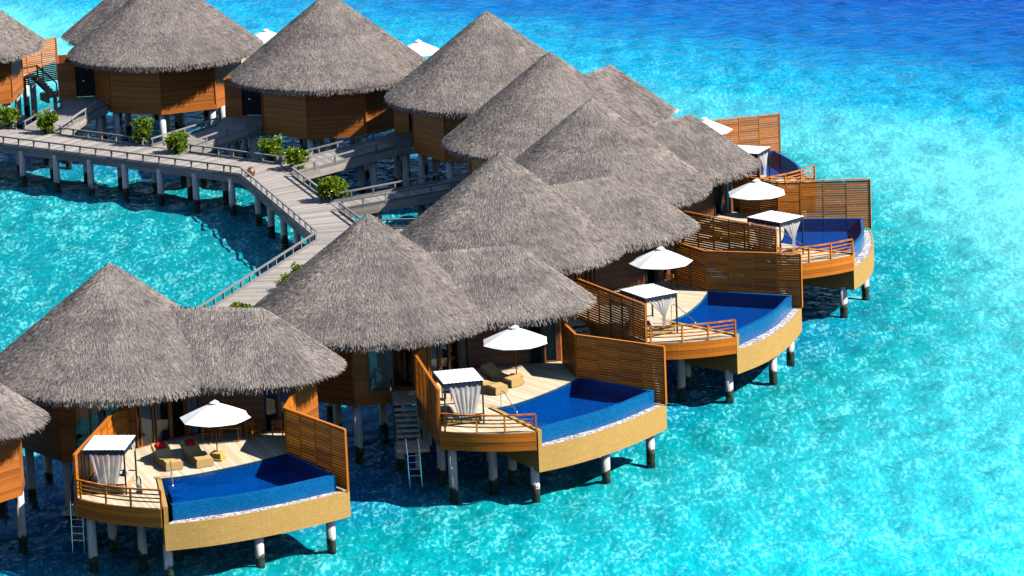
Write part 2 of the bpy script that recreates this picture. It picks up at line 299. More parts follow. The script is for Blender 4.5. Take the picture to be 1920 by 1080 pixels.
# ------------------------------------------------------------------ mesh builder
class MB:
    def __init__(s): s.v = []; s.f = []; s.r = []; s.uv = {}
    def quad(s, a, b, c, d, r=None):
        i = len(s.v); s.v += [tuple(a), tuple(b), tuple(c), tuple(d)]; s.f.append((i, i + 1, i + 2, i + 3)); s.r.append(random.random() if r is None else r)
    def hexa(s, b, t, r=None):     # b, t: 4 points each
        i = len(s.v); s.v += [tuple(p) for p in b] + [tuple(p) for p in t]; r = random.random() if r is None else r
        for q in ((3, 2, 1, 0), (4, 5, 6, 7), (0, 1, 5, 4), (1, 2, 6, 5), (2, 3, 7, 6), (3, 0, 4, 7)):
            s.f.append(tuple(i + k for k in q)); s.r.append(r)
    def box(s, c, d, rz=0.0, r=None):
        cx, cy, cz = c; hx, hy, hz = d[0] / 2, d[1] / 2, d[2] / 2; co, si = math.cos(rz), math.sin(rz)
        pt = lambda x, y, z: (cx + co * x - si * y, cy + si * x + co * y, cz + z)
        s.hexa([pt(-hx, -hy, -hz), pt(hx, -hy, -hz), pt(hx, hy, -hz), pt(-hx, hy, -hz)], [pt(-hx, -hy, hz), pt(hx, -hy, hz), pt(hx, hy, hz), pt(-hx, hy, hz)], r)
    def bar(s, a, b, w, h, r=None):  # rectangular bar a->b, w horizontal, h vertical
        a = Vector(a); b = Vector(b); d = b - a; hz = Vector((d.x, d.y, 0))
        if hz.length < 1e-6: n = Vector((1, 0, 0)); up = Vector((0, 1, 0))
        else:
            n = Vector((-d.y, d.x, 0)).normalized(); up = n.cross(d).normalized()
            if up.z < 0: up = -up
        n *= w / 2; up *= h / 2
        s.hexa([a - n - up, a + n - up, a + n + up, a - n + up], [b - n - up, b + n - up, b + n + up, b - n + up], r)
    def tube(s, pts, rad, n=8, r=None, cap=True):
        pts = [Vector(p) for p in pts]; rr = rad if isinstance(rad, (list, tuple)) else [rad] * len(pts); base = len(s.v); r = random.random() if r is None else r
        for k, p in enumerate(pts):
            t = (pts[min(k + 1, len(pts) - 1)] - pts[max(k - 1, 0)]).normalized()
            a = t.cross(Vector((0, 0, 1)) if abs(t.z) < 0.9 else Vector((1, 0, 0))).normalized(); b = t.cross(a)
            for j in range(n):
                q = p + (a * math.cos(2 * math.pi * j / n) + b * math.sin(2 * math.pi * j / n)) * rr[k]; s.v.append(tuple(q))
        for k in range(len(pts) - 1):
            for j in range(n):
                s.f.append((base + k * n + j, base + k * n + (j + 1) % n, base + (k + 1) * n + (j + 1) % n, base + (k + 1) * n + j)); s.r.append(r)
        if cap:
            s.f.append(tuple(base + j for j in range(n))[::-1]); s.r.append(r)
            s.f.append(tuple(base + (len(pts) - 1) * n + j for j in range(n))); s.r.append(r)
    def prism(s, poly, z0, z1, r=None, sides=True, bottom=True):
        r = random.random() if r is None else r
        base = len(s.v); n = len(poly)
        s.v += [(p[0], p[1], z1) for p in poly]; s.v += [(p[0], p[1], z0) for p in poly]
        ar = sum(poly[i][0] * poly[(i + 1) % n][1] - poly[(i + 1) % n][0] * poly[i][1] for i in range(n))
        for t in tessellate_polygon([[Vector((p[0], p[1], 0)) for p in poly]]):
            a, b, c = t
            cr = (poly[b][0] - poly[a][0]) * (poly[c][1] - poly[a][1]) - (poly[b][1] - poly[a][1]) * (poly[c][0] - poly[a][0])
            if cr < 0: a, b, c = a, c, b
            s.f.append((base + a, base + b, base + c)); s.r.append(r)
            if bottom: s.f.append((base + n + a, base + n + c, base + n + b)); s.r.append(r)
        if sides:
            for i in range(n):
                j = (i + 1) % n
                q = (base + i, base + n + i, base + n + j, base + j) if ar > 0 else (base + j, base + n + j, base + n + i, base + i)
                s.f.append(q); s.r.append(r)
    def build(s, name, mat, parent=None, smooth=False, bevel=0.0):
        me = bpy.data.meshes.new(name); me.from_pydata(s.v, [], s.f); me.update()
        a = me.attributes.new('rnd', 'FLOAT', 'FACE'); a.data.foreach_set('value', np.array(s.r, dtype=np.float32))
        if s.uv:
            u = me.uv_layers.new(name='uv')
            for p in me.polygons:
                for li, vi in zip(p.loop_indices, p.vertices): u.data[li].uv = s.uv.get(vi, (0, 0))
        me.materials.append(MT[mat])
        if smooth: me.polygons.foreach_set('use_smooth', [True] * len(me.polygons))
        o = bpy.data.objects.new(name, me); C.objects.link(o)
        if bevel:
            b = o.modifiers.new('bevel', 'BEVEL'); b.width = bevel; b.segments = 2; b.limit_method = 'ANGLE'
        if parent: o.parent = parent
        return o
def thing(name, label, cat, loc=(0, 0, 0), rz=0.0, group=None):
    o = bpy.data.objects.new(name, None); o.empty_display_size = 0.3; C.objects.link(o)
    o.location = loc; o.rotation_euler = (0, 0, rz); o['label'] = label; o['category'] = cat
    if group: o['group'] = group
    return o
def dup(root, loc, rz, label, group=None):
    r = root.copy(); C.objects.link(r); r.location = loc; r.rotation_euler = (0, 0, rz); r['label'] = label
    if group: r['group'] = group
    for ch in list(root.children):
        c = ch.copy(); C.objects.link(c); c.parent = r
        for g in list(ch.children):
            d = g.copy(); C.objects.link(d); d.parent = c
    return r
def lerp(a, b, t): return tuple(x + (y - x) * t for x, y in zip(a, b))
def off(p0, p1, d):   # offset segment to the right side of p0->p1 (outward for ccw outline)
    dx, dy = p1[0] - p0[0], p1[1] - p0[1]; l = math.hypot(dx, dy); n = (dy / l, -dx / l)
    return (p0[0] + n[0] * d, p0[1] + n[1] * d), (p1[0] + n[0] * d, p1[1] + n[1] * d)
def clad(mb, p0, p1, z0, z1, bh=0.14):
    n = max(1, round((z1 - z0) / bh)); h = (z1 - z0) / n
    a0, b0 = off(p0, p1, 0.004); a1, b1 = off(p0, p1, 0.022)
    for i in range(n):
        z = z0 + i * h; r = random.random()
        mb.quad((*a1, z), (*b1, z), (*b0, z + h), (*a0, z + h), r)
        mb.quad((*a0, z), (*b0, z), (*b1, z), (*a1, z), r)
def wallpanel(mb, p0, p1, z0, z1, t=0.12):
    a, b = p0, p1; c, d = off(p0, p1, -t)
    mb.hexa([(*a, z0), (*b, z0), (*d, z0), (*c, z0)], [(*a, z1), (*b, z1), (*d, z1), (*c, z1)])

# ------------------------------------------------------------------ the sea
sb = MB(); S = 6000.0
sb.quad((-S, -S, 0), (S, -S, 0), (S, S, 0), (-S, S, 0))
sea = sb.build('water', 'surface'); sea['kind'] = 'structure'
# sandy bed: gentle mounds and ripples, far plain a little deeper
gx = np.arange(-62, 62.1, 0.55); gy = np.arange(188, 392, 0.55); GX, GY = np.meshgrid(gx, gy); GZ = np.full(GX.shape, -0.68)
for _ in range(46):
    wl = RNG.uniform(1.2, 4.5); th = RNG.uniform(0, np.pi); ph = RNG.uniform(0, 6.28)
    GZ += 0.0095 * wl ** 0.7 * np.sin((GX * np.cos(th) + GY * np.sin(th)) * 2 * np.pi / wl + ph)
GZ = np.minimum(GZ, -0.12)
ny_, nx_ = GX.shape; idx = np.arange(ny_ * nx_).reshape(ny_, nx_)
q_ = np.stack([idx[:-1, :-1], idx[:-1, 1:], idx[1:, 1:], idx[1:, :-1]], -1).reshape(-1, 4)
sb = MB(); sb.v = [tuple(p) for p in np.stack([GX, GY, GZ], -1).reshape(-1, 3).tolist()]; sb.f = [tuple(f) for f in q_.tolist()]; sb.r = [0.5] * len(sb.f)
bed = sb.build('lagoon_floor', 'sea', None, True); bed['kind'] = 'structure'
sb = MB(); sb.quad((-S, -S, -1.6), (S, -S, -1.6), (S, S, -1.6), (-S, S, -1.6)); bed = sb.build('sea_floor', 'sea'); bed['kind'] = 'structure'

# ------------------------------------------------------------------ villa template
APZ, EZ, R1, AP2, AP2Z, R2 = 11.9, 6.5, 6.8, (7.9, 1.04), 9.58, 3.95
SL1 = (APZ - EZ) / R1; SL2 = (AP2Z - EZ) / R2
def zmain(x, y): return APZ - SL1 * np.hypot(x, y)
def seg(x, y):
    t = np.clip((x * AP2[0] + y * AP2[1]) / (AP2[0] ** 2 + AP2[1] ** 2), 0, 1)
    return x - t * AP2[0], y - t * AP2[1]
def zsec(x, y): dx, dy = seg(x, y); return AP2Z - SL2 * np.hypot(dx, dy)
def blade_mesh(name, which, n, nf):
    # scattered straw blades; which: 0 cone, 1 hip
    def sample(k):
        if which == 0:
            r = R1 * np.sqrt(RNG.random(k)); a = RNG.random(k) * 2 * np.pi; x, y = r * np.cos(a), r * np.sin(a)
        else:
            x = RNG.uniform(0, AP2[0] + R2, k); y = RNG.uniform(-R2 - 0.5, R2 + 1.5, k)
        zm, zs = zmain(x, y), zsec(x, y)
        if which == 0: ok = (zm > zs - 0.12)
        else:
            dx, dy = seg(x, y); ok = (np.hypot(dx, dy) < R2) & (zs > zm - 0.12)
        return x[ok], y[ok]
    x, y = sample(n)
    if which == 0: dx, dy = x, y
    else: dx, dy = seg(x, y)
    r = np.hypot(dx, dy) + 1e-6
    # eave fringe
    if which == 0:
        a = RNG.random(nf) * 2 * np.pi; fx, fy = R1 * np.cos(a), R1 * np.sin(a); fdx, fdy = fx, fy
        ok = zsec(fx, fy) < EZ + 0.15
    else:
        a = RNG.random(nf) * 2 * np.pi; t = (RNG.random(nf) ** 0.5)
        fx = AP2[0] * t + R2 * np.cos(a); fy = AP2[1] * t + R2 * np.sin(a)
        sdx, sdy = seg(fx, fy); s = np.hypot(sdx, sdy); ok = (s > R2 * 0.985) & (np.hypot(fx, fy) > R1 - 0.15); fdx, fdy = sdx, sdy
    fx, fy, fdx, fdy = fx[ok], fy[ok], fdx[ok], fdy[ok]
    sl = SL1 if which == 0 else SL2; ap = APZ if which == 0 else AP2Z
    fr = np.hypot(fdx, fdy)
    def geom(dx, dy, r, px, py, pz, ln, wd, lift, jit, droop):
        k = len(px); ux, uy = dx / r, dy / r
        c = 1 / math.hypot(1, sl)
        down = np.stack([ux * c, uy * c, np.full(k, -sl * c)], 1); nor = np.stack([ux * sl * c, uy * sl * c, np.full(k, c)], 1)
        side = np.cross(nor, down); 
        j = RNG.normal(0, jit, k)[:, None]; down = down + side * j; down[:, 2] -= droop; down /= np.linalg.norm(down, axis=1)[:, None]
        tw = RNG.normal(0, 0.35, k)[:, None]; s2 = side + nor * tw; s2 /= np.linalg.norm(s2, axis=1)[:, None]
        P = np.stack([px, py, pz], 1) - nor * 0.02 
        T = P + down * ln[:, None] + nor * lift[:, None]
        w = wd[:, None] / 2
        return np.stack([P - s2 * w, P + s2 * w, T + s2 * w * 0.45, T - s2 * w * 0.45], 1).reshape(-1, 3)
    k = len(x); pz = ap - sl * r
    v1 = geom(dx, dy, r, x, y, pz, RNG.uniform(0.22, 0.46, k), RNG.uniform(0.018, 0.042, k), RNG.uniform(0.02, 0.075, k), 0.14, 0.0)
    k2 = len(fx); inset = RNG.uniform(0.0, 0.45, k2); q = 1 - inset / fr
    bx, by = fx - fdx * (1 - q), fy - fdy * (1 - q); brr = fr * q
    depth = RNG.uniform(0, 0.25, k2)
    v2 = geom(fdx * q, fdy * q, brr, bx, by, ap - sl * brr - depth, RNG.uniform(0.28, 0.5, k2) + inset * 0.5, RNG.uniform(0.02, 0.05, k2), RNG.uniform(-0.03, 0.05, k2), 0.17, RNG.uniform(0.0, 0.9, k2))
    V = np.concatenate([v1, v2]); nb = len(V) // 4
    rnd = np.repeat(np.clip(RNG.normal(0.5, 0.17, nb), 0, 1), 1)
    # base sheet
    bv = []; bf = []
    if which == 0:
        rings = [0.02] + [R1 * i / 8 for i in range(1, 9)]; nn = 64
        for rr in rings:
            for j in range(nn):
                a = 2 * math.pi * j / nn; bv.append((rr * math.cos(a), rr * math.sin(a), APZ - SL1 * rr - 0.03))
        for j in range(nn):   # lip
            a = 2 * math.pi * j / nn; bv.append(((R1 - 0.12) * math.cos(a), (R1 - 0.12) * math.sin(a), EZ - 0.2))
        for j in range(nn):
            a = 2 * math.pi * j / nn; bv.append((4.2 * math.cos(a), 4.2 * math.sin(a), EZ + 0.9))
        nr = len(rings) + 2
    else:
        nn = 48; rings = [0.02] + [R2 * i / 5 for i in range(1, 6)]; A2 = math.atan2(AP2[1], AP2[0])
        def capsule(rr, z):
            o = []
            for j in range(nn):
                a = A2 - math.pi / 2 + math.pi * j / (nn - 3)
                if j < nn - 2: o.append((AP2[0] + rr * math.cos(a), AP2[1] + rr * math.sin(a), z))
            s1 = A2 + math.pi / 2; s0 = A2 - math.pi / 2
            o.append((rr * math.cos(s1) + 1.2 * math.cos(A2), rr * math.sin(s1) + 1.2 * math.sin(A2), z)); o.append((rr * math.cos(s0) + 1.2 * math.cos(A2), rr * math.sin(s0) + 1.2 * math.sin(A2), z))
            return o
        for rr in rings: bv += capsule(rr, AP2Z - SL2 * rr - 0.03)
        bv += capsule(R2 - 0.12, EZ - 0.2); bv += capsule(R2 - 1.6, EZ + 0.6)
        nr = len(rings) + 2
    for i in range(nr - 1):
        for j in range(nn): bf.append((i * nn + j, (i + 1) * nn + j, (i + 1) * nn + (j + 1) % nn, i * nn + (j + 1) % nn))
    allv = np.concatenate([np.array(bv), V]).astype(np.float32)
    nbq = len(bf); nq = nbq + nb
    loops = np.concatenate([np.array(bf).ravel(), np.arange(nb * 4) + len(bv)]).astype(np.int32)
    me = bpy.data.meshes.new(name); me.vertices.add(len(allv)); me.vertices.foreach_set('co', allv.ravel())
    me.loops.add(len(loops)); me.loops.foreach_set('vertex_index', loops)
    me.polygons.add(nq); me.polygons.foreach_set('loop_start', np.arange(nq, dtype=np.int32) * 4); me.polygons.foreach_set('loop_total', np.full(nq, 4, dtype=np.int32))
    at = me.attributes.new('rnd', 'FLOAT', 'FACE'); at.data.foreach_set('value', np.concatenate([np.full(nbq, 0.3), rnd]).astype(np.float32))
    me.materials.append(MT['thatch']); me.update(); me.validate()
    return me

def octa(rad, a): return (rad * math.cos(R(a)), rad * math.sin(R(a)))
OA = [-146, -101, -56, -11, 34, 79, 124, 169]
OCT = [octa(5.3, a) for a in OA]
FL, WB, WT = 3.29, 2.58, 6.6     # floor, wall bottom, wall top
SEC = [(4.9, -1.15), (10.05, -0.15), (10.2, 2.35), (8.9, 3.9), (4.1, 3.9)]
def curve(pts, n=6):      # Catmull-Rom
    o = []; P = [pts[0]] + list(pts) + [pts[-1]]
    for i in range(1, len(P) - 2):
        for k in range(n):
            t = k / n; a, b, c, d = P[i - 1], P[i], P[i + 1], P[i + 2]
            o.append(tuple(0.5 * (2 * b[m] + (c[m] - a[m]) * t + (2 * a[m] - 5 * b[m] + 4 * c[m] - d[m]) * t * t + (3 * b[m] - a[m] - 3 * c[m] + d[m]) * t ** 3) for m in (0, 1)))
    o.append(pts[-1]); return o
TER = curve([(3.68, -13.36), (5.2, -13.95), (6.9, -14.25), (8.5, -14.24)])              # terrace front edge
PBACK = curve([(6.25, -9.4), (7.0, -9.0), (8.02, -8.05), (9.3, -6.45), (10.2, -5.1), (10.92, -3.85)])  # pool back edge
INF = curve([(8.72, -13.45), (10.2, -12.2), (11.6, -11.0), (12.75, -9.75), (13.8, -8.35), (14.68, -7.12)])  # infinity edge
OUT = curve([(8.58, -14.22), (10.3, -13.08), (11.92, -11.62), (13.32, -10.0), (14.52, -8.34), (15.43, -6.9)])   # block wall outer

def screen(parent, path, z0, z1, sw, th):
    mb = MB(); cap = MB()
    for p0, p1 in zip(path, path[1:]):
        l = math.hypot(p1[0] - p0[0], p1[1] - p0[1]); nseg = max(1, round(l / 1.35)); ns = int((z1 - z0 - 0.05) / 0.142)
        for s in range(nseg):
            a = lerp(p0, p1, s / nseg); b = lerp(p0, p1, (s + 1) / nseg)
            for k in range(ns):
                z = z1 - 0.12 - k * 0.142; w = sw + random.uniform(-0.004, 0.004)
                mb.bar((*a, z), (*b, z), th, w)
            if s > 0:
                for o in (0.03, -0.03):
                    q0, q1 = off(p0, p1, o); q = lerp(q0, q1, s / nseg); mb.box((*q, (z0 + z1) / 2), (0.06, 0.03, z1 - z0 - 0.06), math.atan2(p1[1] - p0[1], p1[0] - p0[0]))
        cap.bar((*p0, z1 + 0.022), (*p1, z1 + 0.022), 0.14, 0.05)
    for p in path: mb.box((*p, (z0 + z1) / 2), (0.11, 0.11, z1 - z0 - 0.01), math.atan2(path[-1][1] - path[0][1], path[-1][0] - path[0][0]))
    o = mb.build('privacy_screen', 'cedar', parent); cap.build('cap_rail', 'cedar', o); return o

ROOFS = []
def build_villa(kind='pool'):
    root = thing('water_villa', 'x', 'villa', group='thatched villas on stilts')
    def part(name, me):
        o = bpy.data.objects.new(name, me); C.objects.link(o); o.parent = root; return o
    global ROOFS
    if not ROOFS: ROOFS = [blade_mesh('main_roof', 0, 105000, 10000), blade_mesh('rear_roof', 1, 74000, 20000)]
    part('main_roof', ROOFS[0]); ro = part('rear_roof', ROOFS[1])
    # walls
    w = MB(); wi = MB(); win = None
    for i in range(8):
        p0, p1 = OCT[i], OCT[(i + 1) % 8]
        if i in (1, 2): continue
        wallpanel(w, *off(p0, p1, -0.01), WB + 0.04, WT); clad(w, p0, p1, WB + 0.34, WT - 0.4)
        b0, b1 = off(p0, p1, 0.045); wallpanel(w, b0, b1, WB, WB + 0.33, 0.06)
    for i in (1, 2):
        p0, p1 = OCT[i], OCT[i + 1]
        wallpanel(w, *off(p0, p1, -0.01), WB + 0.04, FL - 0.02); wallpanel(w, *off(p0, p1, -0.01), 5.75, WT); clad(w, p0, p1, WB + 0.34, FL - 0.02); clad(w, p0, p1, 5.75, WT - 0.4)
        b0, b1 = off(p0, p1, 0.045); wallpanel(w, b0, b1, WB, WB + 0.33, 0.06)
    for p0, p1 in ((lerp(OCT[1], OCT[2], 0), lerp(OCT[1], OCT[2], 0.19)), (lerp(OCT[1], OCT[2], 0.8), OCT[2])):
        wallpanel(w, *off(p0, p1, -0.01), FL - 0.02, 5.75); clad(w, p0, p1, FL - 0.02, 5.75)
    for p in OCT: w.box((*lerp((0, 0), p, 1.004), (WB + 0.35 + WT) / 2), (0.09, 0.09, WT - WB - 0.5), math.atan2(p[1], p[0]))
    w.build('wall', 'cladding', root)
    fl = MB(); fl.prism([octa(5.2, a) for a in OA], WB + 0.01, WB + 0.12); fl.prism([octa(5.1, a) for a in OA], FL - 0.12, FL - 0.02); fl.prism([octa(5.1, a) for a in OA], 6.3, 6.4)
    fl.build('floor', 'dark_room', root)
    # secondary room
    w2 = MB()
    for k, (p0, p1) in enumerate(zip(SEC, SEC[1:])):
        if k == 0: continue
        wallpanel(w2, *off(p0, p1, -0.01), WB + 0.04, WT - 0.2); clad(w2, p0, p1, WB + 0.34, WT - 0.4); b0, b1 = off(p0, p1, 0.045); wallpanel(w2, b0, b1, WB, WB + 0.33, 0.06)
    w2.build('wall', 'cladding', root)
    w3 = MB(); p0, p1 = SEC[0], SEC[1]
    for a, b in ((0, 0.68), (0.80, 0.83), (0.965, 1)):
        q0, q1 = lerp(p0, p1, a), lerp(p0, p1, b); wallpanel(w3, *off(q0, q1, -0.01), 2.9, WT - 0.2); clad(w3, q0, q1, FL - 0.1, WT - 0.4)
    q0, q1 = lerp(p0, p1, 0.68), lerp(p0, p1, 0.965); wallpanel(w3, q0, q1, 5.6, WT - 0.2)
    w3.build('wall', 'red_wall', root)
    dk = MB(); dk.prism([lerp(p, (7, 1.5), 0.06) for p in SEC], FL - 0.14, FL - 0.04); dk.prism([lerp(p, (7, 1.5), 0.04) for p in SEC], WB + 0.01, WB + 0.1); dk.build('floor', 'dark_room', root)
    # dark inner door and tall window on the terrace wall
    def pane_unit(name, p0, p1, z0, z1, mat='door_wood', mull=(), curtain=None, fw=0.09):
        f = MB(); ang = math.atan2(p1[1] - p0[1], p1[0] - p0[0])
        f.bar((*p0, z1 - fw / 2), (*p1, z1 - fw / 2), 0.11, fw); f.bar((*p0, z0 + fw / 2), (*p1, z0 + fw / 2), 0.11, fw)
        for t in (0, 1) + tuple(mull):
            q = lerp(p0, p1, t); f.box((*q, (z0 + z1) / 2), (0.10, 0.12, z1 - z0 + 0.004), ang)
        o = f.build(name, mat, root)
        g = MB(); g.quad((*p0, z0 + 0.05), (*p1, z0 + 0.05), (*p1, z1 - 0.05), (*p0, z1 - 0.05)); g.build('glass_pane', 'glass', o)
        return o
    def drape(p0, p1, z0, z1):
        c = MB(); n = max(8, int(math.hypot(p1[0] - p0[0], p1[1] - p0[1]) / 0.045)); P = []
        for i in range(n + 1):
            q0, q1 = off(p0, p1, -0.13 + 0.04 * math.sin(i * 1.9)); P.append(lerp(q0, q1, i / n))
        for a, b in zip(P, P[1:]): c.quad((*a, z0), (*b, z0), (*b, z1), (*a, z1))
        c.build('curtain', 'drape', root, True)
    q0, q1 = lerp(p0, p1, 0.685), lerp(p0, p1, 0.795); pane_unit('terrace_door', q0, q1, FL, 5.6, 'metal')
    q0, q1 = lerp(p0, p1, 0.835), lerp(p0, p1, 0.96); pane_unit('tall_window', q0, q1, FL, 5.6)
    c = MB(); a0, a1 = off(q0, q1, -0.3); c.quad((*a0, FL), (*a1, FL), (*a1, 5.6), (*a0, 5.6)); c.build('blind', 'drape', root)
    # glass doors on the octagon
    p0, p1 = OCT[2], OCT[3]
    pane_unit('glass_door', off(p0, p1, -0.06)[0], off(p0, p1, -0.06)[1], FL, 5.75, 'door_wood', (0.06, 0.25, 0.29, 0.49, 0.52, 0.72, 0.76, 0.95))
    drape(lerp(p0, p1, 0.08), lerp(p0, p1, 0.25), FL, 5.7); drape(lerp(p0, p1, 0.76), lerp(p0, p1, 0.94), FL, 5.7)
    drape(lerp(p0, p1, 0.31), lerp(p0, p1, 0.37), FL, 5.7)
    p0, p1 = OCT[1], OCT[2]
    pane_unit('picture_window', lerp(p0, p1, 0.2), lerp(p0, p1, 0.79), FL, 5.75, 'door_wood', (0.34,))
    c = MB(); a0, a1 = off(lerp(p0, p1, 0.25), lerp(p0, p1, 0.55), -0.5); c.quad((*a0, FL), (*a1, FL), (*a1, 5.7), (*a0, 5.7)); c.build('blind', 'drape', root)
    # entrance wing
    e = MB(); W4 = [(4.5, 3.4), (4.5, 7.6), (0.95, 7.75), (0.8, 6.55)]
    for a, b in zip(W4, W4[1:]): wallpanel(e, *off(a, b, -0.01), 2.5, 5.6); clad(e, a, b, 2.55, 5.55)
    a, b = (0.8, 6.55), (0.72, 5.0)
    wallpanel(e, *off(a, b, -0.01), 5.35, 6.3); wallpanel(e, *off(a, b, -0.01), 2.5, 3.1)
    e.bar((4.5, 7.6, 5.63), (0.95, 7.75, 5.63), 0.2, 0.06); e.bar((0.95, 7.75, 5.632), (0.8, 6.55, 5.632), 0.2, 0.06)
    e.build('entrance_wing', 'cladding', root)
    d = MB(); wallpanel(d, *off(a, b, -0.1), 3.12, 5.35, 0.06); do = d.build('entrance_door', 'dark_room', root)
    h = MB(); h.box((0.68, 6.0, 4.3), (0.05, 0.16, 0.05)); h.build('door_handle', 'steel', do)
    if kind == 'pool':
        # deck
        dpoly = [(2.62, -4.8), (2.32, -5.77), (3.6, -13.3)] + TER[1:-1] + [(8.42, -14.1), (6.18, -9.42)] + PBACK[1:] + [(10.75, -3.7), (10.2, -1.1), (10.02, -0.1), (4.95, -1.1), (2.98, -4.4)]
        dm = MB(); dm.prism(dpoly, FL - 0.14, FL); dm.build('deck', 'deck', root)
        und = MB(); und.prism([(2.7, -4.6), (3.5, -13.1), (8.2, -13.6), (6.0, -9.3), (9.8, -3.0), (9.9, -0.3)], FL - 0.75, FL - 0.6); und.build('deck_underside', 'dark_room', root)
        fa = MB()
        for k in range(4):
            z = FL - 0.02 - k * 0.235
            for a, b in zip(TER, TER[1:]):
                a2, b2 = off(a, b, 0.06 + 0.012 * (k % 2))
                fa.bar((*a2, z - 0.11), (*b2, z - 0.11), 0.05, 0.222, 0.5 + 0.35 * math.sin(k * 2.1))
        a, b = (3.62, -13.3), (2.5, -5.0)
        for k in range(4): fa.bar((*a, FL - 0.13 - k * 0.235), (*b, FL - 0.13 - k * 0.235), 0.05, 0.222)
        fa.build('fascia', 'cedar', root)
        # railing
        rl = MB(); rp = MB()
        for a, b in zip(TER, TER[1:]):
            rl.bar((*a, 4.22), (*b, 4.22), 0.12, 0.07)
        ro = rl.build('railing', 'cedar', root)
        for z in (3.6, 3.79, 3.98):
            rl = MB()
            for a, b in zip(TER, TER[1:]): rl.bar((*a, z), (*b, z), 0.04, 0.06)
            rl.build('lower_rail', 'cedar', ro)
        for t in (0.05, 0.37, 0.69, 0.98):
            q = TER[min(len(TER) - 1, int(t * (len(TER) - 1) + 0.5))]; rp = MB(); rp.box((*q, (FL + 4.19) / 2), (0.09, 0.09, 4.19 - FL), 0.1); rp.build('post', 'cedar', ro)
        # screens
        screen(root, [(2.62, -4.75), (2.3, -5.77), (3.6, -13.36)], 2.2, 5.46, 0.114, 0.028)
        screen(root, [(10.2, -0.75), (10.86, -3.72), (15.4, -7.02)], 2.5, 5.62, 0.118, 0.05)
        # pool
        inner = [(8.62, -13.35)] + [(p[0] - 0.1, p[1] + 0.1) for p in INF[1:-1]] + [(14.5, -7.1)] + PBACK[::-1]
        po = MB()
        n = len(inner)
        ZF = 2.5
        po.prism(inner, ZF - 0.1, ZF, 0.5)
        for i in range(n):
            a, b = inner[i], inner[(i + 1) % n]; zt = 3.31 if i >= len(INF) - 1 and i != n - 1 else 3.30
            po.quad((*b, ZF), (*a, ZF), (*a, zt), (*b, zt), 0.5)
        for k in range(3):  # rounded steps inside the pool by the back corner
            rr = 2.0 - 0.5 * k; ctr = (6.85, -9.75); po.prism([ctr] + [(ctr[0] + rr * math.cos(R(a)), ctr[1] + rr * math.sin(R(a))) for a in range(-58, 43, 10)], ZF, ZF + 0.19 * (k + 1), 0.5)
        for a, b in zip(INF, INF[1:]):   # infinity wall: top, outer face
            a2, b2 = off(a, b, 0.05); a1, b1 = off(a, b, -0.12)
            po.hexa([(*a2, 2.2), (*b2, 2.2), (*b1, 2.2), (*a1, 2.2)], [(*a2, 3.265), (*b2, 3.265), (*b1, 3.265), (*a1, 3.265)], 0.5)
        po.bar((14.72, -7.12, 2.75), (11.0, -3.85, 2.75), 0.22, 1.1, 0.5)
        pb = po.build('pool_basin', 'tile', root)
        pw = MB(); pw.prism(inner, 3.26, 3.275, 0.5, sides=False, bottom=False); pw.build('pool_water', 'pool_water', pb)
        pw = MB()
        def stone_wall(path, z0, z1, t):
            u = 0.0
            for a, b in zip(path, path[1:]):
                l = math.hypot(b[0] - a[0], b[1] - a[1]); c, d = off(a, b, -t); i = len(pw.v)
                pw.hexa([(*a, z0), (*b, z0), (*d, z0), (*c, z0)], [(*a, z1), (*b, z1), (*d, z1), (*c, z1)])
                for k, (uu, vv) in enumerate(((u, z0), (u + l, z0), (u + l, z0), (u, z0), (u, z1), (u + l, z1), (u + l, z1 + t), (u, z1 + t))): pw.uv[i + k] = (uu, vv)
                u += l
        stone_wall(OUT, 1.12, 2.46, 0.1)
        stone_wall([(6.1, -9.3), (8.58, -14.19)], 1.12, 3.36, 0.22)
        stone_wall([(15.43, -6.9), (10.6, -3.5)], 1.12, 2.44, 0.14)
        pw.build('pool_wall', 'stone', root)
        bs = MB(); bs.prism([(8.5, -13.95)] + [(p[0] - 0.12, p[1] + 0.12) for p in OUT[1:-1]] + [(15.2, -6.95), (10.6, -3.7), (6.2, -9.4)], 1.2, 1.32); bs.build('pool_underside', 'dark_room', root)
        gp = MB()
        for (a, b), (c, d) in zip(zip(INF, INF[1:]), zip(OUT, OUT[1:])):
            gp.quad((*c, 2.435), (*d, 2.435), (*b, 2.45), (*a, 2.45), 0.5)
        gp.quad((*INF[-1], 2.45), (*OUT[-1], 2.435), (15.2, -6.72, 2.435), (14.6, -6.9, 2.45)); 
        gp.build('pebble_strip', 'pebble', root)
        hr = MB(); hr.tube([(6.75, -9.0, FL), (6.75, -9.0, 4.05), (6.82, -9.15, 4.17), (6.95, -9.4, 4.12), (7.55, -10.6, 3.4), (7.6, -10.7, 3.25)], 0.022, 6); hr.build('pool_handrail', 'steel', root, True)
    else:
        dm = MB(); dm.prism([(2.62, -4.8), (4.6, -8.9), (11.5, -8.9), (13.6, -5.5), (13.6, -1.2), (10.2, -1.1), (10.02, -0.1), (4.95, -1.1), (2.98, -4.4)], FL - 0.14, FL); dm.build('deck', 'deck', root)
    if kind == 'stairs': screen(root, [(2.62, -4.75), (2.3, -5.77), (2.9, -9.6)], 2.2, 5.46, 0.114, 0.028)
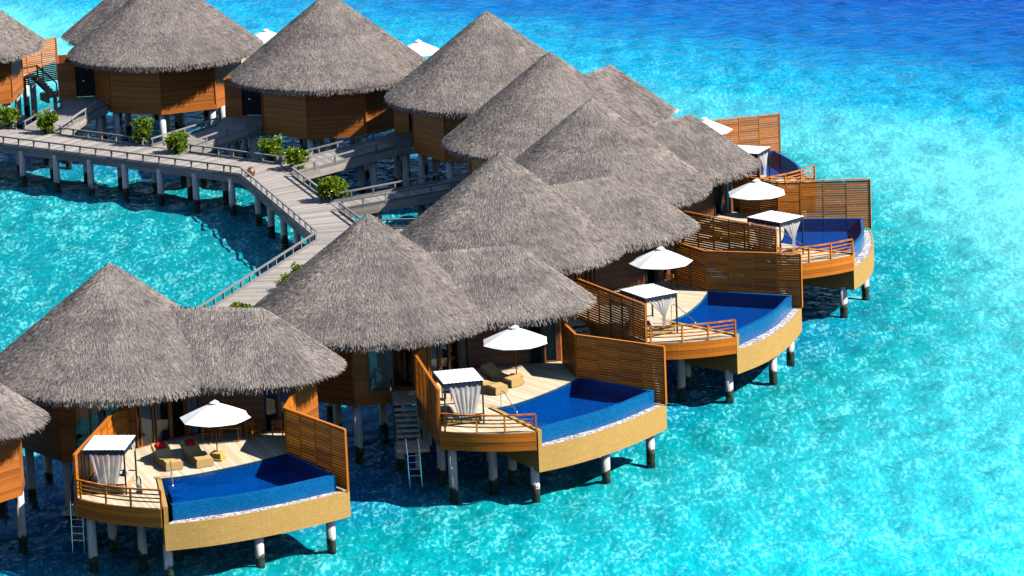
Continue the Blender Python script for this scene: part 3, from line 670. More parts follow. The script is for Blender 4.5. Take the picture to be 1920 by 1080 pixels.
    if kind != 'plain':
        # stairs
        st = MB(); st.box((1.62, -5.95, 3.14), (1.4, 2.5, 0.1)); st.box((2.1, -9.15, 1.42), (1.7, 2.2, 0.16)); st.box((2.1, -8.1, 1.2), (1.5, 0.15, 0.5))
        for i in range(6):
            st.box((1.68 + 0.03 * i, -7.42 - 0.2 * i, 2.92 - 0.235 * i), (1.3, 0.34, 0.09))
        for xo in (-0.62, 0.62): st.bar((1.68 + xo, -7.2, 2.95), (1.84 + xo, -8.7, 1.35), 0.06, 0.24)
        so = st.build('staircase', 'deck', root)
        sr = MB(); sr.tube([(0.98, -4.9, 3.9), (0.98, -7.2, 3.95), (1.0, -7.3, 3.85), (1.15, -8.7, 2.45), (1.15, -8.75, 1.5)], 0.06, 7); sr.tube([(0.98, -7.2, 3.1), (0.98, -7.2, 3.95)], 0.06, 7); sr.tube([(1.0, -5.0, 3.5), (2.3, -5.0, 3.5)], 0.04, 6)
        sr.build('handrail', 'bark', so)
        ld = MB()
        for x in (1.72, 2.36): ld.tube([(x, -10.2, 2.1), (x + 0.06, -10.35, 1.2), (x + 0.12, -10.55, -0.5)], 0.025, 6)
        for z in (1.2, 0.85, 0.5, 0.15): ld.tube([(1.76, -10.38 - (1.2 - z) * 0.1, z), (2.44, -10.38 - (1.2 - z) * 0.1, z)], 0.022, 6)
        ld.build('swim_ladder', 'steel', so)
    # piles
    def pile(x, y, zt, rad=0.23):
        p = MB(); p.tube([(0, 0, -1.5), (0, 0, zt)], rad, 16); o = p.build('pile', 'pile', root, True)
        o.data.polygons[-1].use_smooth = False; o.location = (x, y, 0); return o
    for x, y in () if kind != 'pool' else ((8.35, -13.45), (12.05, -10.75), (14.5, -7.35), (7.2, -9.9), (10.8, -5.5)): pile(x, y, 1.25)
    for x, y in ((8.6, -3.4), (9.0, -7.6), (5.0, -7.8)) if kind != 'pool' else ((4.15, -13.1), (3.5, -9.3), (6.1, -8.2), (6.2, -11.7), (8.6, -3.4)): pile(x, y, 2.7)
    for a in OA: pile(*octa(4.85, a), WB)
    for x, y in ((0.3, 0.2), (2.4, -1.0), (-2.2, 0.6), (9.6, 0.2), (9.4, 3.0), (6.8, 3.4), (1.5, 7.2), (4.1, 7.1), (2.3, -9.0), (1.3, -6.9)): pile(x, y, 2.52 if x > 3 or y < 1 else 2.6) if (x, y) not in ((2.3, -9.0),) else pile(x, y, 1.35, 0.15)
    return root

d2 = math.radians
VP = {0: (-34.35, 217.66, R(-38)), 1: (-20.70, 223.72, -0.3413), 2: (-7.567, 232.787, 0.0), 3: (-0.388, 247.276, 0.3187), 4: (5.280, 262.029, 0.5705),
      5: (3.0, 277.5, R(52.5)), 6: (-0.94, 293.2, R(65)), 7: (-11.9, 303.2, R(83)), 8: (-24.1, 314.2, R(99)), 9: (-40.2, 318.3, R(118))}
VL = {0: 'thatched villa cut off at the lower left edge, only its roof tip showing',
      1: 'front left villa with two loungers holding red cushions on its deck',
      2: 'villa in the middle foreground with a wooden staircase and swim ladder beside its terrace',
      3: 'villa whose daybed has tied white curtains, right behind the middle foreground villa',
      4: 'villa with its curved pool wall farthest right in the photo',
      5: 'villa whose sunlit orange screen stands against the open turquoise water',
      6: 'villa whose tall cone roof rises against deep blue water above the roof cluster',
      7: 'villa with half sunlit timber wall, its ramp meeting the jetty near the bend',
      8: 'back villa with a second grey roof lobe at its left, above the brown jetty ramp',
      9: 'villa at the top left corner with sunlit orange walls and dark stairs behind'}
V2W = {}
protos = {}
for k, (x, y, t) in VP.items():
    kind = 'pool' if k <= 5 else ('stairs' if k == 9 else 'plain')
    if kind not in protos: o = protos[kind] = build_villa(kind); o.location = (x, y, 0); o.rotation_euler = (0, 0, t); o['label'] = VL[k]
    else: o = dup(protos[kind], (x, y, 0), t, VL[k], 'thatched villas on stilts')
for k, dr in ((8, 13), (6, 24)):
    for o in [o for o in C.objects if o.parent and o.parent.get('label') == VL[k] and o.name.startswith('rear_roof')]: o.rotation_euler = (0, 0, R(dr))
def lw(k, x, y, z=0.0):
    X0, Y0, t = VP[k]; c, s = math.cos(t), math.sin(t); return (X0 + c * x - s * y, Y0 + s * x + c * y, z)

# ------------------------------------------------------------------ jetty
JZ = 2.2
JL = [(-52.0, 315.9), (-17.75, 289.1), (-12.0, 268.9), (-18.4, 250.0), (-21.0, 242.3)]          # left / front edge
JR = [(-49.6, 320.0), (-15.35, 292.2), (-8.35, 269.1), (-15.0, 249.4), (-17.6, 241.6)]          # right / back edge
jetty = thing('boardwalk_jetty', 'long weathered grey timber boardwalk bending twice over the lagoon', 'jetty', (0, 0, 0))
jd = MB()
for (a, b), (c, d) in zip(zip(JL, JL[1:]), zip(JR, JR[1:])):
    n = max(2, int(math.hypot(b[0] - a[0], b[1] - a[1]) / 0.155))
    for i in range(n):
        t0, t1 = i / n, (i + 0.93) / n; p, q, r, s = lerp(a, b, t0), lerp(c, d, t0), lerp(c, d, t1), lerp(a, b, t1)
        z = JZ + random.uniform(-0.004, 0.004)
        jd.hexa([(*p, z - 0.05), (*q, z - 0.05), (*r, z - 0.05), (*s, z - 0.05)], [(*p, z), (*q, z), (*r, z), (*s, z)])
jd.build('deck', 'grey_wood', jetty)
js = MB()
for (a, b), (c, d) in zip(zip(JL, JL[1:]), zip(JR, JR[1:])):
    a1, b1, c1, d1 = lerp(a, c, 0.05), lerp(b, d, 0.05), lerp(a, c, 0.95), lerp(b, d, 0.95)
    js.hexa([(*a1, 1.9), (*c1, 1.9), (*d1, 1.9), (*b1, 1.9)], [(*a1, 2.13), (*c1, 2.13), (*d1, 2.13), (*b1, 2.13)])
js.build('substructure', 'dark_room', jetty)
def fascia_run(mb, path, z0, z1, nb, side):
    h = (z1 - z0) / nb
    for p0, p1 in zip(path, path[1:]):
        l = math.hypot(p1[0] - p0[0], p1[1] - p0[1]); ns = max(1, round(l / 2.4))
        for i in range(ns):
            a, b = lerp(p0, p1, i / ns), lerp(p0, p1, (i + 0.994) / ns)
            a, b = off(a[:2], b[:2], side) 
            for k in range(nb):
                zz = z0 + (k + 0.5) * h; da = p0[2] + (p1[2] - p0[2]) * i / ns if len(p0) > 2 else 0; db = p0[2] + (p1[2] - p0[2]) * (i + 1) / ns if len(p0) > 2 else 0
                mb.bar((*a, zz + da), (*b, zz + db), 0.05, h * 0.96)
def rail_run(parent, path, zoff, side, skip=(), top=0.56):
    """low handrail along path of (x, y, z) points; skip: list of (seg, t0, t1) openings"""
    runs = []; cur = None; done = []
    for si, (p0, p1) in enumerate(zip(path, path[1:])):
        l = math.hypot(p1[0] - p0[0], p1[1] - p0[1]); spans = [(0, 1)]
        for (sg, t0, t1) in skip:
            if sg == si:
                ns = []
                for a, b in spans:
                    if t1 <= a or t0 >= b: ns.append((a, b)); continue
                    if t0 > a: ns.append((a, t0))
                    if t1 < b: ns.append((t1, b))
                spans = ns
        for a, b in spans:
            if cur is None or a > 0 or not done or done[-1] < 1: cur = MB(); runs.append(cur)
            done.append(b); rl = posts = cur
            q0, q1 = lerp(p0, p1, a), lerp(p0, p1, b)
            (ax, ay), (bx, by) = off(q0[:2], q1[:2], side)
            rl.bar((ax, ay, q0[2] + top), (bx, by, q1[2] + top), 0.13, 0.085); rl.bar((ax, ay, q0[2] + 0.07), (bx, by, q1[2] + 0.07), 0.09, 0.12)
            n = max(1, round(l * (b - a) / 1.45))
            for i in range(n + 1):
                t = i / n; t = min(max(t, 0.02), 0.98); posts.box((ax + (bx - ax) * t, ay + (by - ay) * t, q0[2] + (q1[2] - q0[2]) * t + top / 2 - 0.03), (0.1, 0.1, top), math.atan2(by - ay, bx - ax))
    for m in runs: m.build('handrail', 'grey_rail', parent)
jf = MB(); fascia_run(jf, JL, 1.66, 2.26, 3, 0.03); jf.build('fascia', 'grey_rail', jetty)
jf = MB(); fascia_run(jf, JR, 1.72, 2.24, 2, -0.03); jf.build('fascia', 'grey_rail', jetty)
def jp(x, y): return (x, y, JZ)
def tproj(p0, p1, q): 
    dx, dy = p1[0] - p0[0], p1[1] - p0[1]; return ((q[0] - p0[0]) * dx + (q[1] - p0[1]) * dy) / (dx * dx + dy * dy)
# ramps: (villa, near point on jetty, far point on jetty)
RP = {8: ((-31.2, 305.6), (-33.9, 307.6)), 7: ((-21.9, 297.6), (-24.4, 299.75)), 6: ((-14.15, 288.55), (-15.1, 291.9)), 5: ((-10.75, 277.2), (-11.5, 279.4)), 4: ((-8.45, 269.2), (-9.0, 271.5)), 3: ((-11.2, 260.8), (-10.4, 262.9))}
skips = []
for k, (a, b) in RP.items():
    for si in range(len(JR) - 1):
        ta, tb = tproj(JR[si], JR[si + 1], a), tproj(JR[si], JR[si + 1], b)
        t0, t1 = min(ta, tb), max(ta, tb)
        if t1 > 0 and t0 < 1 and abs((a[0] - lerp(JR[si], JR[si + 1], ta)[0])) < 1.6 and 0 <= (ta + tb) / 2 <= 1: skips.append((si, t0 - 0.01, t1 + 0.01))
rail_run(jetty, [jp(*p) for p in JL], 0, -0.06)
rail_run(jetty, [jp(*p) for p in JR], 0, 0.06, skips)
def jpile(x, y, parent, zt=1.95):
    p = MB(); p.tube([(0, 0, -1.5), (0, 0, zt)], 0.225, 16); o = p.build('pile', 'pile', parent, True); o.data.polygons[-1].use_smooth = False; o.location = (x, y, 0)
jpx = []
d0 = ((JL[1][0] - JL[0][0]), (JL[1][1] - JL[0][1])); l0 = math.hypot(*d0); d0 = (d0[0] / l0, d0[1] / l0)
for i in range(10): 
    x, y = -18.3 - d0[0] * 3.2 * i, 289.15 - d0[1] * 3.2 * i
    jpile(x - 0.1, y + 0.55, jetty); jpile(x + 1.75, y + 2.75, jetty)
for i in range(1, 6):
    a = lerp(JL[1], JL[2], i / 6); b = lerp(JR[1], JR[2], i / 6); jpile(*lerp(a, b, 0.12), jetty); jpile(*lerp(a, b, 0.88), jetty)
for i in range(0, 6):
    a = lerp(JL[2], JL[3], i / 5); b = lerp(JR[2], JR[3], i / 5); jpile(*lerp(a, b, 0.12), jetty); jpile(*lerp(a, b, 0.88), jetty)
RLAB = {8: 'sloping timber ramp from the jetty up to the back villa at the upper left', 7: 'timber ramp rising to the half sunlit villa, second ramp from the left',
        6: 'brightly sunlit pale timber ramp leaving the jetty just right of its bend', 5: 'shaded timber ramp behind the large green shrub at the slanted jetty stretch',
        4: 'timber ramp glimpsed between two thatched roofs beside the jetty', 3: 'timber ramp hidden mostly behind the middle foreground roof'}
def quadprism(mb, p, z0):
    mb.hexa([(q[0], q[1], q[2] - z0) for q in p], p)
for k, (a, b) in RP.items():
    ra = thing('entrance_ramp', RLAB[k], 'ramp', (0, 0, 0), 0, 'ramps from the jetty to the villas')
    LZ = 3.05
    l1 = lw(k, -3.6, 5.38, LZ); l2 = lw(k, -2.1, 7.75, LZ); wa = lw(k, -2.75, 4.62, LZ); wb = lw(k, 0.7, 7.9, LZ); wc = lw(k, 0.75, 5.1, LZ)
    A = (*a, JZ + 0.03); B = (*b, JZ + 0.03)
    m = MB(); n = 40
    for i in range(n):
        t0, t1 = i / n, (i + 0.9) / n; quadprism(m, [lerp(A, l1, t0), lerp(A, l1, t1), lerp(B, l2, t1), lerp(B, l2, t0)], 0.06)
    m.prism([l1[:2], wa[:2], wc[:2], wb[:2], l2[:2]], LZ - 0.08, LZ - 0.004)
    m.build('deck', 'grey_wood', ra)
    for p0, p1, nb in ((A, l1, 3), (l1, wa, 3), (B, l2, 3)):
        f = MB()
        for kk in range(nb):
            z = 0.12 - 0.24 * (kk + 0.5) 
            ns = max(1, round(math.hypot(p1[0] - p0[0], p1[1] - p0[1]) / 2.2))
            for s in range(ns):
                q0, q1 = lerp(p0, p1, s / ns), lerp(p0, p1, (s + 0.995) / ns); f.bar((q0[0], q0[1], q0[2] + z), (q1[0], q1[1], q1[2] + z), 0.06, 0.232)
        f.build('fascia', 'grey_wood', ra)
    rail_run(ra, [A, l1, wa], 0, 0.0, top=0.52); rail_run(ra, [B, l2], 0, 0.0, top=0.52)
    for t in (0.35, 0.8):
        for p0, p1 in ((A, l1), (B, l2)):
            q = lerp(lerp(A, l1, t), lerp(B, l2, t), 0.2 if p0 is A else 0.8); jpile(q[0], q[1], ra, q[2] - 0.35)
    for q in (lw(k, -2.6, 5.3), lw(k, -0.6, 6.9)): jpile(q[0], q[1], ra, 2.8)

# ------------------------------------------------------------------ shrubs
def shrub_proto(idx, w, h, seed, lobes):
    rs = random.Random(seed)
    root = thing('potted_shrub', 'x', 'shrub', group='green shrubs along the jetty')
    lf = MB(); st = MB(); pl = MB()
    for i in range(lobes):
        ang = rs.uniform(0, 6.28); rr = rs.uniform(0.1, 0.75) * w / 2; tip = Vector((rr * math.cos(ang), rr * math.sin(ang), h * rs.uniform(0.22, 0.95) * (1 - 0.3 * (rr / (w / 2)) ** 2)))
        st.tube([(0, 0, 0.2), (tip.x * 0.4, tip.y * 0.4, tip.z * 0.55), tuple(tip)], [0.035, 0.025, 0.012], 5)
        for c in range(11):
            ctr = tip + Vector((rs.gauss(0, 0.16), rs.gauss(0, 0.16), rs.gauss(0, 0.14)))
            ax = (ctr - Vector((0, 0, h * 0.3))).normalized()
            for q in range(11):
                dv = (ax + Vector((rs.gauss(0, 0.75), rs.gauss(0, 0.75), rs.gauss(0.1, 0.6)))).normalized()
                ln = rs.uniform(0.15, 0.25); wd = rs.uniform(0.07, 0.12); sd = dv.cross(Vector((rs.gauss(0, 1), rs.gauss(0, 1), rs.gauss(0, 1)))).normalized()
                p = ctr; m1 = p + dv * ln * 0.55
                lf.quad(p, m1 + sd * wd / 2, p + dv * ln, m1 - sd * wd / 2, min(1, max(0, rs.gauss(0.5, 0.25))))
    pl.box((0, 0, 0.13), (0.5, 0.5, 0.3)); pl.box((0, 0, 0.27), (0.56, 0.56, 0.05))
    lf.build('foliage', 'leaf', root); st.build('stem', 'bark', root); pl.build('planter', 'metal', root)
    return root
S1 = shrub_proto(0, 1.7, 1.5, 3, 26); S2 = shrub_proto(1, 1.6, 1.9, 9, 22); S3 = shrub_proto(2, 2.1, 1.5, 14, 34)
SH = [(S3, -35.2, 308.6, 0.9, 'green shrub at the left edge of the photo beside the first ramp'), (S1, -32.0, 305.9, 0.95, 'round green shrub in front of the left ramp to the back villa'),
      (S2, -25.0, 300.6, 0.95, 'tall two-lobed green shrub on the left of the second ramp'), (S3, -22.4, 297.4, 0.88, 'wide green shrub on the right of the second ramp'),
      (S1, -15.9, 293.6, 0.95, 'green shrub on the far side of the sunlit ramp near the jetty bend'), (S3, -14.1, 290.2, 0.9, 'green shrub in front of the sunlit ramp near the jetty bend'),
      (S3, -11.3, 279.9, 1.0, 'largest green shrub on the slanted stretch of the jetty'), (S3, -8.5, 269.4, 0.72, 'green shrub peeping out behind the peak of the middle foreground roof'),
      (S1, -12.6, 257.6, 0.72, 'green shrub at the far side of the lower jetty beside a thatched slope'), (S3, -13.3, 255.9, 0.62, 'smaller green shrub just below another one on the lower jetty'), (S3, -15.7, 248.6, 0.72, 'green shrub showing over the ridge of the front left roof')]
used = set()
for i, (pr, x, y, s, lab) in enumerate(SH):
    if id(pr) not in used: o = pr; used.add(id(pr)); o.location = (x, y, JZ); o.rotation_euler = (0, 0, i * 1.3); o['label'] = lab
    else: o = dup(pr, (x, y, JZ), i * 1.3, lab)
    o.scale = (s * 1.04,) * 3
# round jar at the bend
jar = MB(); prof = [(0.02, 0.0), (0.17, 0.0), (0.27, 0.14), (0.30, 0.28), (0.26, 0.42), (0.16, 0.52), (0.13, 0.56), (0.17, 0.6), (0.14, 0.6), (0.1, 0.5)]
nn = 20
for r_, z_ in prof: jar.v += [(r_ * math.cos(6.2832 * j / nn), r_ * math.sin(6.2832 * j / nn), z_) for j in range(nn)]
for i in range(len(prof) - 1):
    for j in range(nn): jar.f.append((i * nn + j, i * nn + (j + 1) % nn, (i + 1) * nn + (j + 1) % nn, (i + 1) * nn + j)); jar.r.append(0.5)
jo = jar.build('clay_jar', 'bronze', None, True); jo.location = (-17.0, 288.75, JZ); jo['label'] = 'round brown clay jar at the bend of the jetty'; jo['category'] = 'jar'

# ------------------------------------------------------------------ terrace furniture
def make_umbrella():
    root = thing('parasol', 'x', 'umbrella', group='white parasols on the terraces')
    n = 8; c = MB(); rim = 2.2; top = 3.0; RA = 1.83
    def P(i, t, mid=False):
        a = 2 * math.pi * (i + (0.5 if mid else 0)) / n + 0.2; r = RA * t * (math.cos(math.pi / n) * 0.985 if mid else 1)
        return (r * math.cos(a), r * math.sin(a), top - (top - rim) * (t ** 1.12) - (0.03 * t if mid else 0))
    ts = [0.02, 0.25, 0.5, 0.75, 1.0]
    for i in range(n):
        for t0, t1 in zip(ts, ts[1:]):
            c.quad(P(i, t0), P(i, t1), P(i, t1, True), P(i, t0, True)); c.quad(P(i, t0, True), P(i, t1, True), P(i + 1, t1), P(i + 1, t0))
    o = c.build('canopy', 'canvas', root)
    sm = o.modifiers.new('thick', 'SOLIDIFY'); sm.thickness = 0.012
    v = MB()
    for i in range(n):
        a0, a1 = 2 * math.pi * i / n + 0.2, 2 * math.pi * (i + 1) / n + 0.2
        v.quad((0.02, 0, top + 0.13), (0.26 * math.cos(a0), 0.26 * math.sin(a0), top - 0.02), (0.26 * math.cos(a1), 0.26 * math.sin(a1), top - 0.02), (0.02, 0.01, top + 0.13))
    v.build('vent_cap', 'canvas', o)
    r = MB()
    for i in range(n): r.bar((0, 0, top - 0.12), tuple(q - 0.04 if k == 2 else q * 0.97 for k, q in enumerate(P(i, 1.0))), 0.03, 0.03)
    r.build('ribs', 'amber', o)
    p = MB(); p.tube([(0, 0, 0.1), (0, 0, top + 0.15)], 0.03, 10); p.build('pole', 'door_wood', root)
    b = MB(); b.box((0, 0, 0.05), (0.72, 0.72, 0.1)); b.box((0, 0, 0.25), (0.6, 0.6, 0.3)); b.build('base', 'amber', root, bevel=0.02)
    return root
UM = {1: (7.85, -5.6), 2: (7.62, -4.1), 3: (7.9, -4.45), 4: (8.4, -4.95), 5: (9.3, -5.3), 7: None, 8: None}
UW = {7: (-5.98, 313.5, FL), 8: (-17.2, 320.4, FL)}
UL = {1: 'white parasol beside the loungers with red cushions', 2: 'white parasol on the middle foreground terrace, its amber base by two wicker loungers', 3: 'white parasol above the daybed with one tied curtain, third terrace from the front',
      4: 'white parasol on the terrace at the far right, close under the thatch', 5: 'white parasol half hidden behind a thatched slope next to the sunlit screen',
      7: 'white parasol far back between two cone roofs against blue water', 8: 'far white parasol peeping out between the two rearmost left roofs'}
um = make_umbrella(); first = True
for k, xy_ in UM.items():
    loc = lw(k, *xy_, FL) if xy_ else UW[k]
    if first: o = um; o.location = loc; o.rotation_euler = (0, 0, VP[k][2]); o['label'] = UL[k]; first = False
    else: dup(um, loc, VP[k][2] + 0.1 * k, UL[k])

def curtain_sheet(mb, p0, p1, z0, z1, prof, seed=0, amp=0.05):
    """sheet hung between p0 and p1; prof(t)->(left,right) fraction of the width at height t (0 top, 1 bottom)"""
    rs = random.Random(seed); nx, nz = 28, 14; ph = rs.uniform(0, 6)
    dx, dy = p1[0] - p0[0], p1[1] - p0[1]; l = math.hypot(dx, dy); n = (dy / l, -dx / l); base = len(mb.v)
    for k in range(nz + 1):
        t = k / nz; a, b = prof(t); wsc = max(0.2, b - a)
        for i in range(nx + 1):
            u = a + (b - a) * i / nx; o = (amp * math.sin(i * 1.35 + ph) + 0.03 * math.sin(i * 0.5 + 3 * t)) * (0.35 + 0.65 * (1 - abs(2 * t - 1))) 
            sag = 0.0
            mb.v.append((p0[0] + dx * u + n[0] * o, p0[1] + dy * u + n[1] * o, z1 + (z0 - z1) * t + sag))
    for k in range(nz):
        for i in range(nx):
            q = base + k * (nx + 1) + i; mb.f.append((q, q + 1, q + nx + 2, q + nx + 1)); mb.r.append(0.5)
def prof_loose(t): return (0.10 + 0.25 * t, 0.98 - 0.22 * t ** 1.5)
def prof_tied(t):
    if t < 0.62: s = t / 0.62; s = s ** 0.8; return (0.05 + 0.49 * s, 0.95 - 0.33 * s)
    s = (t - 0.62) / 0.38; return (0.54 - 0.05 * s, 0.62 + 0.06 * s)
def make_daybed(style):
    root = thing('canopy_daybed', 'x', 'daybed', group='canopied daybeds on the terraces')
    X2, Y2, H = 1.0, 1.25, 2.28
    fr = MB()
    for x in (-X2, X2):
        for y in (-Y2, Y2): fr.box((x, y, H / 2), (0.075, 0.075, H))
    for z in (H - 0.125,):
        for y in (-Y2, Y2): fr.bar((-X2, y, z), (X2, y, z), 0.06, 0.27)
        for x in (-X2, X2): fr.bar((x, -Y2, z), (x, Y2, z), 0.06, 0.27)
    for z in (0.52,):
        for y in (-Y2, Y2): fr.bar((-X2, y, z), (X2, y, z), 0.04, 0.05)
        for x in (-X2,): fr.bar((x, -Y2, z), (x, Y2, z), 0.04, 0.05)
    for x in (-0.5, 0.0, 0.5): fr.box((x, -Y2, 0.42), (0.03, 0.03, 0.2))
    fr.build('frame', 'metal', root)
    cv = MB(); nx, ny = 26, 26
    for j in range(ny + 1):
        for i in range(nx + 1):
            x = -X2 - 0.07 + (2 * X2 + 0.14) * i / nx; y = -Y2 - 0.07 + (2 * Y2 + 0.14) * j / ny
            e = max(abs(x) / X2, abs(y) / Y2); cv.v.append((x, y, H + 0.035 + 0.05 * math.cos(x * 1.4) * math.cos(y * 1.1) + (0.018 * math.sin(i * 2.4 + j * 1.9) if e > 0.97 else 0.006 * math.sin(j * 1.7))))
    for j in range(ny):
        for i in range(nx): q = j * (nx + 1) + i; cv.f.append((q, q + 1, q + nx + 2, q + nx + 1)); cv.r.append(0.5)
    o = cv.build('canopy', 'canvas', root, True); s = o.modifiers.new('thick', 'SOLIDIFY'); s.thickness = 0.02
    bd = MB(); bd.box((0, 0, 0.2), (1.84, 2.34, 0.24)); bd.build('bed_base', 'wicker', root, bevel=0.02)
    mt = MB(); mt.box((0, 0, 0.41), (1.8, 2.3, 0.18)); mt.build('mattress', 'beige_cloth', root, bevel=0.05)
    if style == 'loose':
        c = MB(); curtain_sheet(c, (-X2 + 0.03, -Y2 - 0.02), (X2 - 0.03, -Y2 - 0.02), 0.42, H - 0.2, prof_loose, 2); c.build('curtain', 'sheer', root, True)
        c = MB(); curtain_sheet(c, (X2, -Y2 + 0.1), (X2, Y2), 1.55, H - 0.1, lambda t: (0.62 + 0.3 * t, 1.0), 5, 0.03); c.build('curtain', 'sheer', root, True)
    else:
        c = MB(); curtain_sheet(c, (-X2 + 0.03, -Y2 - 0.02), (X2 - 0.03, -Y2 - 0.02), 0.45, H - 0.2, prof_tied, 2); c.build('curtain', 'sheer', root, True)
        c = MB(); curtain_sheet(c, (-X2 - 0.01, Y2 - 0.02), (-X2 - 0.01, -Y2 + 0.02), 0.6, H - 0.13, lambda t: (0.05 + 0.25 * t ** 0.7, 0.95 - 0.25 * t ** 0.7), 6); c.build('curtain', 'sheer', root, True)
    return root
def make_pillow(mat):
    p = MB(); n = 10
    for sgn in (1, -1):
        base = len(p.v)
        for j in range(n + 1):
            for i in range(n + 1):
                x, y = i / n * 2 - 1, j / n * 2 - 1; h = 0.1 * ((1 - x ** 4) * (1 - y ** 4)) ** 0.5
                p.v.append((x * 0.27 * (1 - 0.06 * y * y), y * 0.2 * (1 - 0.06 * x * x), sgn * h))
        for j in range(n):
            for i in range(n): q = base + j * (n + 1) + i; t = (q, q + 1, q + n + 2, q + n + 1); p.f.append(t if sgn > 0 else t[::-1]); p.r.append(0.5)
    return p.build('cushion', mat, None, True)
dbl = make_daybed('loose'); dbt = make_daybed('tied')
DB = {1: (dbl, 4.58, -11.35, 'canopied daybed with a loose sheer curtain on the front left terrace'), 2: (dbl, 4.6, -11.15, 'canopied daybed with a loose sheer curtain beside the slatted screen of the middle foreground terrace'),
      3: (dbt, 4.7, -11.0, 'canopied daybed with a tied white curtain on the third terrace from the front'), 4: (dbt, 5.15, -11.2, 'canopied daybed with a tied curtain on the terrace farthest to the right'),
      5: (dbt, 5.2, -11.2, 'canopied daybed half behind a thatched slope in front of the sunlit orange screen')}
used = set(); DBT = {}
for k, (pr, x, y, lab) in DB.items():
    loc = lw(k, x, y, FL); rz = VP[k][2] + R(12)
    if id(pr) not in used: used.add(id(pr)); o = pr; o.location = loc; o.rotation_euler = (0, 0, rz); o['label'] = lab
    else: o = dup(pr, loc, rz, lab)
    DBT[k] = (loc, rz)
def on_bed(k, x, y, z):
    (a, b, c), t = DBT[k]; return (a + math.cos(t) * x - math.sin(t) * y, b + math.sin(t) * x + math.cos(t) * y, c + z)
pil = make_pillow('pillow_cloth')
PL = [(1, -0.55, -0.75, 'cream pillow at the left corner of the front left daybed'), (1, -0.6, 0.1, 'cream pillow behind the curtain on the front left daybed'), (1, 0.62, 0.45, 'pale pillow at the right side of the front left daybed'),
      (2, -0.55, -0.5, 'cream pillow beside the screen on the middle terrace daybed'), (2, 0.6, 0.0, 'cream pillow at the right of the middle terrace daybed'), (3, -0.5, -0.7, 'cream pillow below the tied curtain on the third daybed')]
for i, (k, x, y, lab) in enumerate(PL):
    o = pil if i == 0 else pil.copy()
    if i: C.objects.link(o)
    o.location = on_bed(k, x, y, 0.66); o.rotation_euler = (R(62), R(8), DBT[k][1] + (1.57 if x < 0 else -1.2)); o['label'] = lab; o['category'] = 'cushion'; o['group'] = 'cushions on the daybeds'

def make_lounger():
    root = thing('sun_lounger', 'x', 'lounger', group='wicker sun loungers')
    prof = [(-1.0, 0.80), (-0.62, 0.56), (-0.34, 0.40), (-0.05, 0.34), (0.25, 0.36), (0.55, 0.42), (0.8, 0.38), (1.0, 0.36)]
    prof = curve(prof, 4); b = MB(); W_ = 0.36
    th = [(x, max(0.02, z - (0.14 if x < -0.35 else 0.34)) if x < -0.3 else 0.03) for x, z in prof]
    for (a, c), (ta, tc) in zip(zip(prof, prof[1:]), zip(th, th[1:])):
        b.hexa([(ta[0], -W_, ta[1]), (tc[0], -W_, tc[1]), (tc[0], W_, tc[1]), (ta[0], W_, ta[1])], [(a[0], -W_, a[1]), (c[0], -W_, c[1]), (c[0], W_, c[1]), (a[0], W_, a[1])], 0.5)
    b.box((-0.75, 0, 0.2), (0.3, 0.6, 0.38)); b.build('wicker_body', 'wicker', root)
    c = MB()
    for a, d in zip(prof, prof[1:]): c.hexa([(a[0], -W_ + 0.03, a[1]), (d[0], -W_ + 0.03, d[1]), (d[0], W_ - 0.03, d[1]), (a[0], W_ - 0.03, a[1])], [(a[0], -W_ + 0.03, a[1] + 0.05), (d[0], -W_ + 0.03, d[1] + 0.05), (d[0], W_ - 0.03, d[1] + 0.05), (a[0], W_ - 0.03, a[1] + 0.05)], 0.5)
    c.build('mat', 'wicker', root)
    return root
lg = make_lounger()
red = make_pillow('red_cloth')
LG = [(1, 5.72, -7.05, -56, 'left wicker lounger with a red cushion on the front left deck'), (1, 7.0, -6.25, -54, 'wicker lounger with a red cushion nearest the parasol on the front left deck'),
      (2, 6.0, -5.75, -54, 'near wicker lounger behind the daybed on the middle foreground deck'), (2, 6.85, -4.35, -54, 'wicker lounger nearest the parasol base on the middle foreground deck'),
      (4, 5.4, -6.3, -54, 'pale lounger behind the slatted screen on the far right terrace')]
for i, (k, x, y, a, lab) in enumerate(LG):
    loc = lw(k, x, y, FL); rz = VP[k][2] + R(a + 8)
    if i == 0: o = lg; o.location = loc; o.rotation_euler = (0, 0, rz); o['label'] = lab
    else: o = dup(lg, loc, rz, lab)
    o.scale = (1.17, 1.25, 1.05)
    if k == 1:
        c = red if i == 0 else red.copy()
        if i: C.objects.link(c)
        c.location = (loc[0] - 0.88 * math.cos(rz), loc[1] - 0.88 * math.sin(rz), loc[2] + 0.82); c.rotation_euler = (0, R(38), rz); c.rotation_euler = (Matrix.Rotation(rz, 3, 'Z') @ Matrix.Rotation(R(32), 3, 'Y') @ Matrix.Rotation(R(90), 3, 'Z')).to_euler()
        c['label'] = 'red cushion on the left lounger of the front deck' if i == 0 else 'red cushion on the lounger nearer the parasol'; c['category'] = 'cushion'; c['group'] = 'red cushions on loungers'

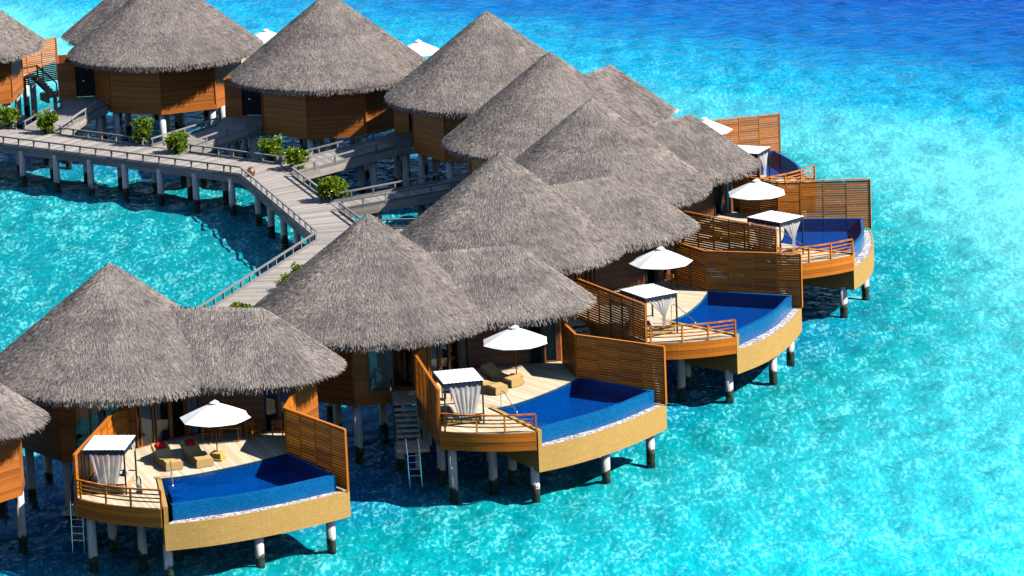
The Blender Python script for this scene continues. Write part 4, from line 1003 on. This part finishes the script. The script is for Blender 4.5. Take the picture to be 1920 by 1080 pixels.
def make_chair():
    root = thing('dining_chair', 'x', 'chair', group='wooden terrace chairs')
    for x in (-0.26, 0.26):
        for y in (-0.25, 0.25):
            m = MB(); m.box((x, y, 0.33 if y < 0 else 0.45), (0.05, 0.05, 0.66 if y < 0 else 0.9)); m.build('leg', 'cedar', root)
    m = MB(); m.box((0, 0, 0.43), (0.5, 0.48, 0.05)); m.build('seat', 'cedar', root)
    m = MB()
    for k in range(5): m.box((0, 0.25, 0.52 + 0.085 * k), (0.5, 0.03, 0.05))
    m.build('backrest', 'cedar', root)
    m = MB()
    for x in (-0.26, 0.26): m.box((x, 0, 0.67), (0.07, 0.56, 0.035))
    m.build('armrest', 'cedar', root)
    return root
ch = make_chair()
CHL = [(1, 6.0, -2.35, 100, 'wooden chair left of the parasol pole against the dark wall on the front left deck'), (1, 8.15, -1.55, 60, 'wooden armchair right of the dining table on the front left deck'),
       (2, 4.0, -7.2, 70, 'wooden chair behind the daybed beside the slatted screen on the middle terrace'), (3, 9.4, -2.2, 120, 'wooden chair in the shaded corner of the third terrace'), (1, 9.35, -1.2, 20, 'shaded chair by the tall window on the front left deck')]
for i, (k, x, y, a, lab) in enumerate(CHL):
    loc = lw(k, x, y, FL); rz = VP[k][2] + R(a)
    if i == 0: ch.location = loc; ch.rotation_euler = (0, 0, rz); ch['label'] = lab
    else: dup(ch, loc, rz, lab)
tb = thing('dining_table', 'dark wooden dining table behind the parasol on the front left deck', 'table', lw(1, 7.1, -2.1, FL), VP[1][2] + R(12))
m = MB(); m.box((0, 0, 0.73), (1.1, 0.8, 0.05)); m.build('tabletop', 'cedar', tb)
for x in (-0.48, 0.48):
    for y in (-0.33, 0.33): m = MB(); m.box((x, y, 0.35), (0.06, 0.06, 0.7)); m.build('leg', 'cedar', tb)
dup(um, (-21.6, 327.3, FL), 2.0, 'white parasol tip showing above the right slope of the rearmost left roof')
cu = MB(); cu.box((0, 0, 0), (0.46, 0.44, 0.08)); cu = cu.build('cushion', 'blue_cloth', None, bevel=0.03); p = lw(2, 4.0, -7.2, FL + 0.5); cu.location = p; cu.rotation_euler = (0, 0, R(70)); cu['label'] = 'navy blue seat cushion on the chair behind the middle daybed'; cu['category'] = 'cushion'
# glass lantern
ln = thing('glass_lantern', 'tall clear glass lantern on a dark foot beside the front left daybed', 'lantern', lw(1, 6.35, -12.0, FL))
m = MB(); m.box((0, 0, 0.05), (0.3, 0.3, 0.1)); m.build('foot', 'metal', ln)
m = MB(); m.tube([(0, 0, 0.1), (0, 0, 0.7), (0, 0, 0.85)], [0.13, 0.13, 0.07], 12, cap=False); m.build('glass_cylinder', 'glass', ln, True)
m = MB(); m.tube([(0, 0, 0.1), (0, 0, 0.45)], 0.06, 10); m.build('candle', 'canvas', ln, True)
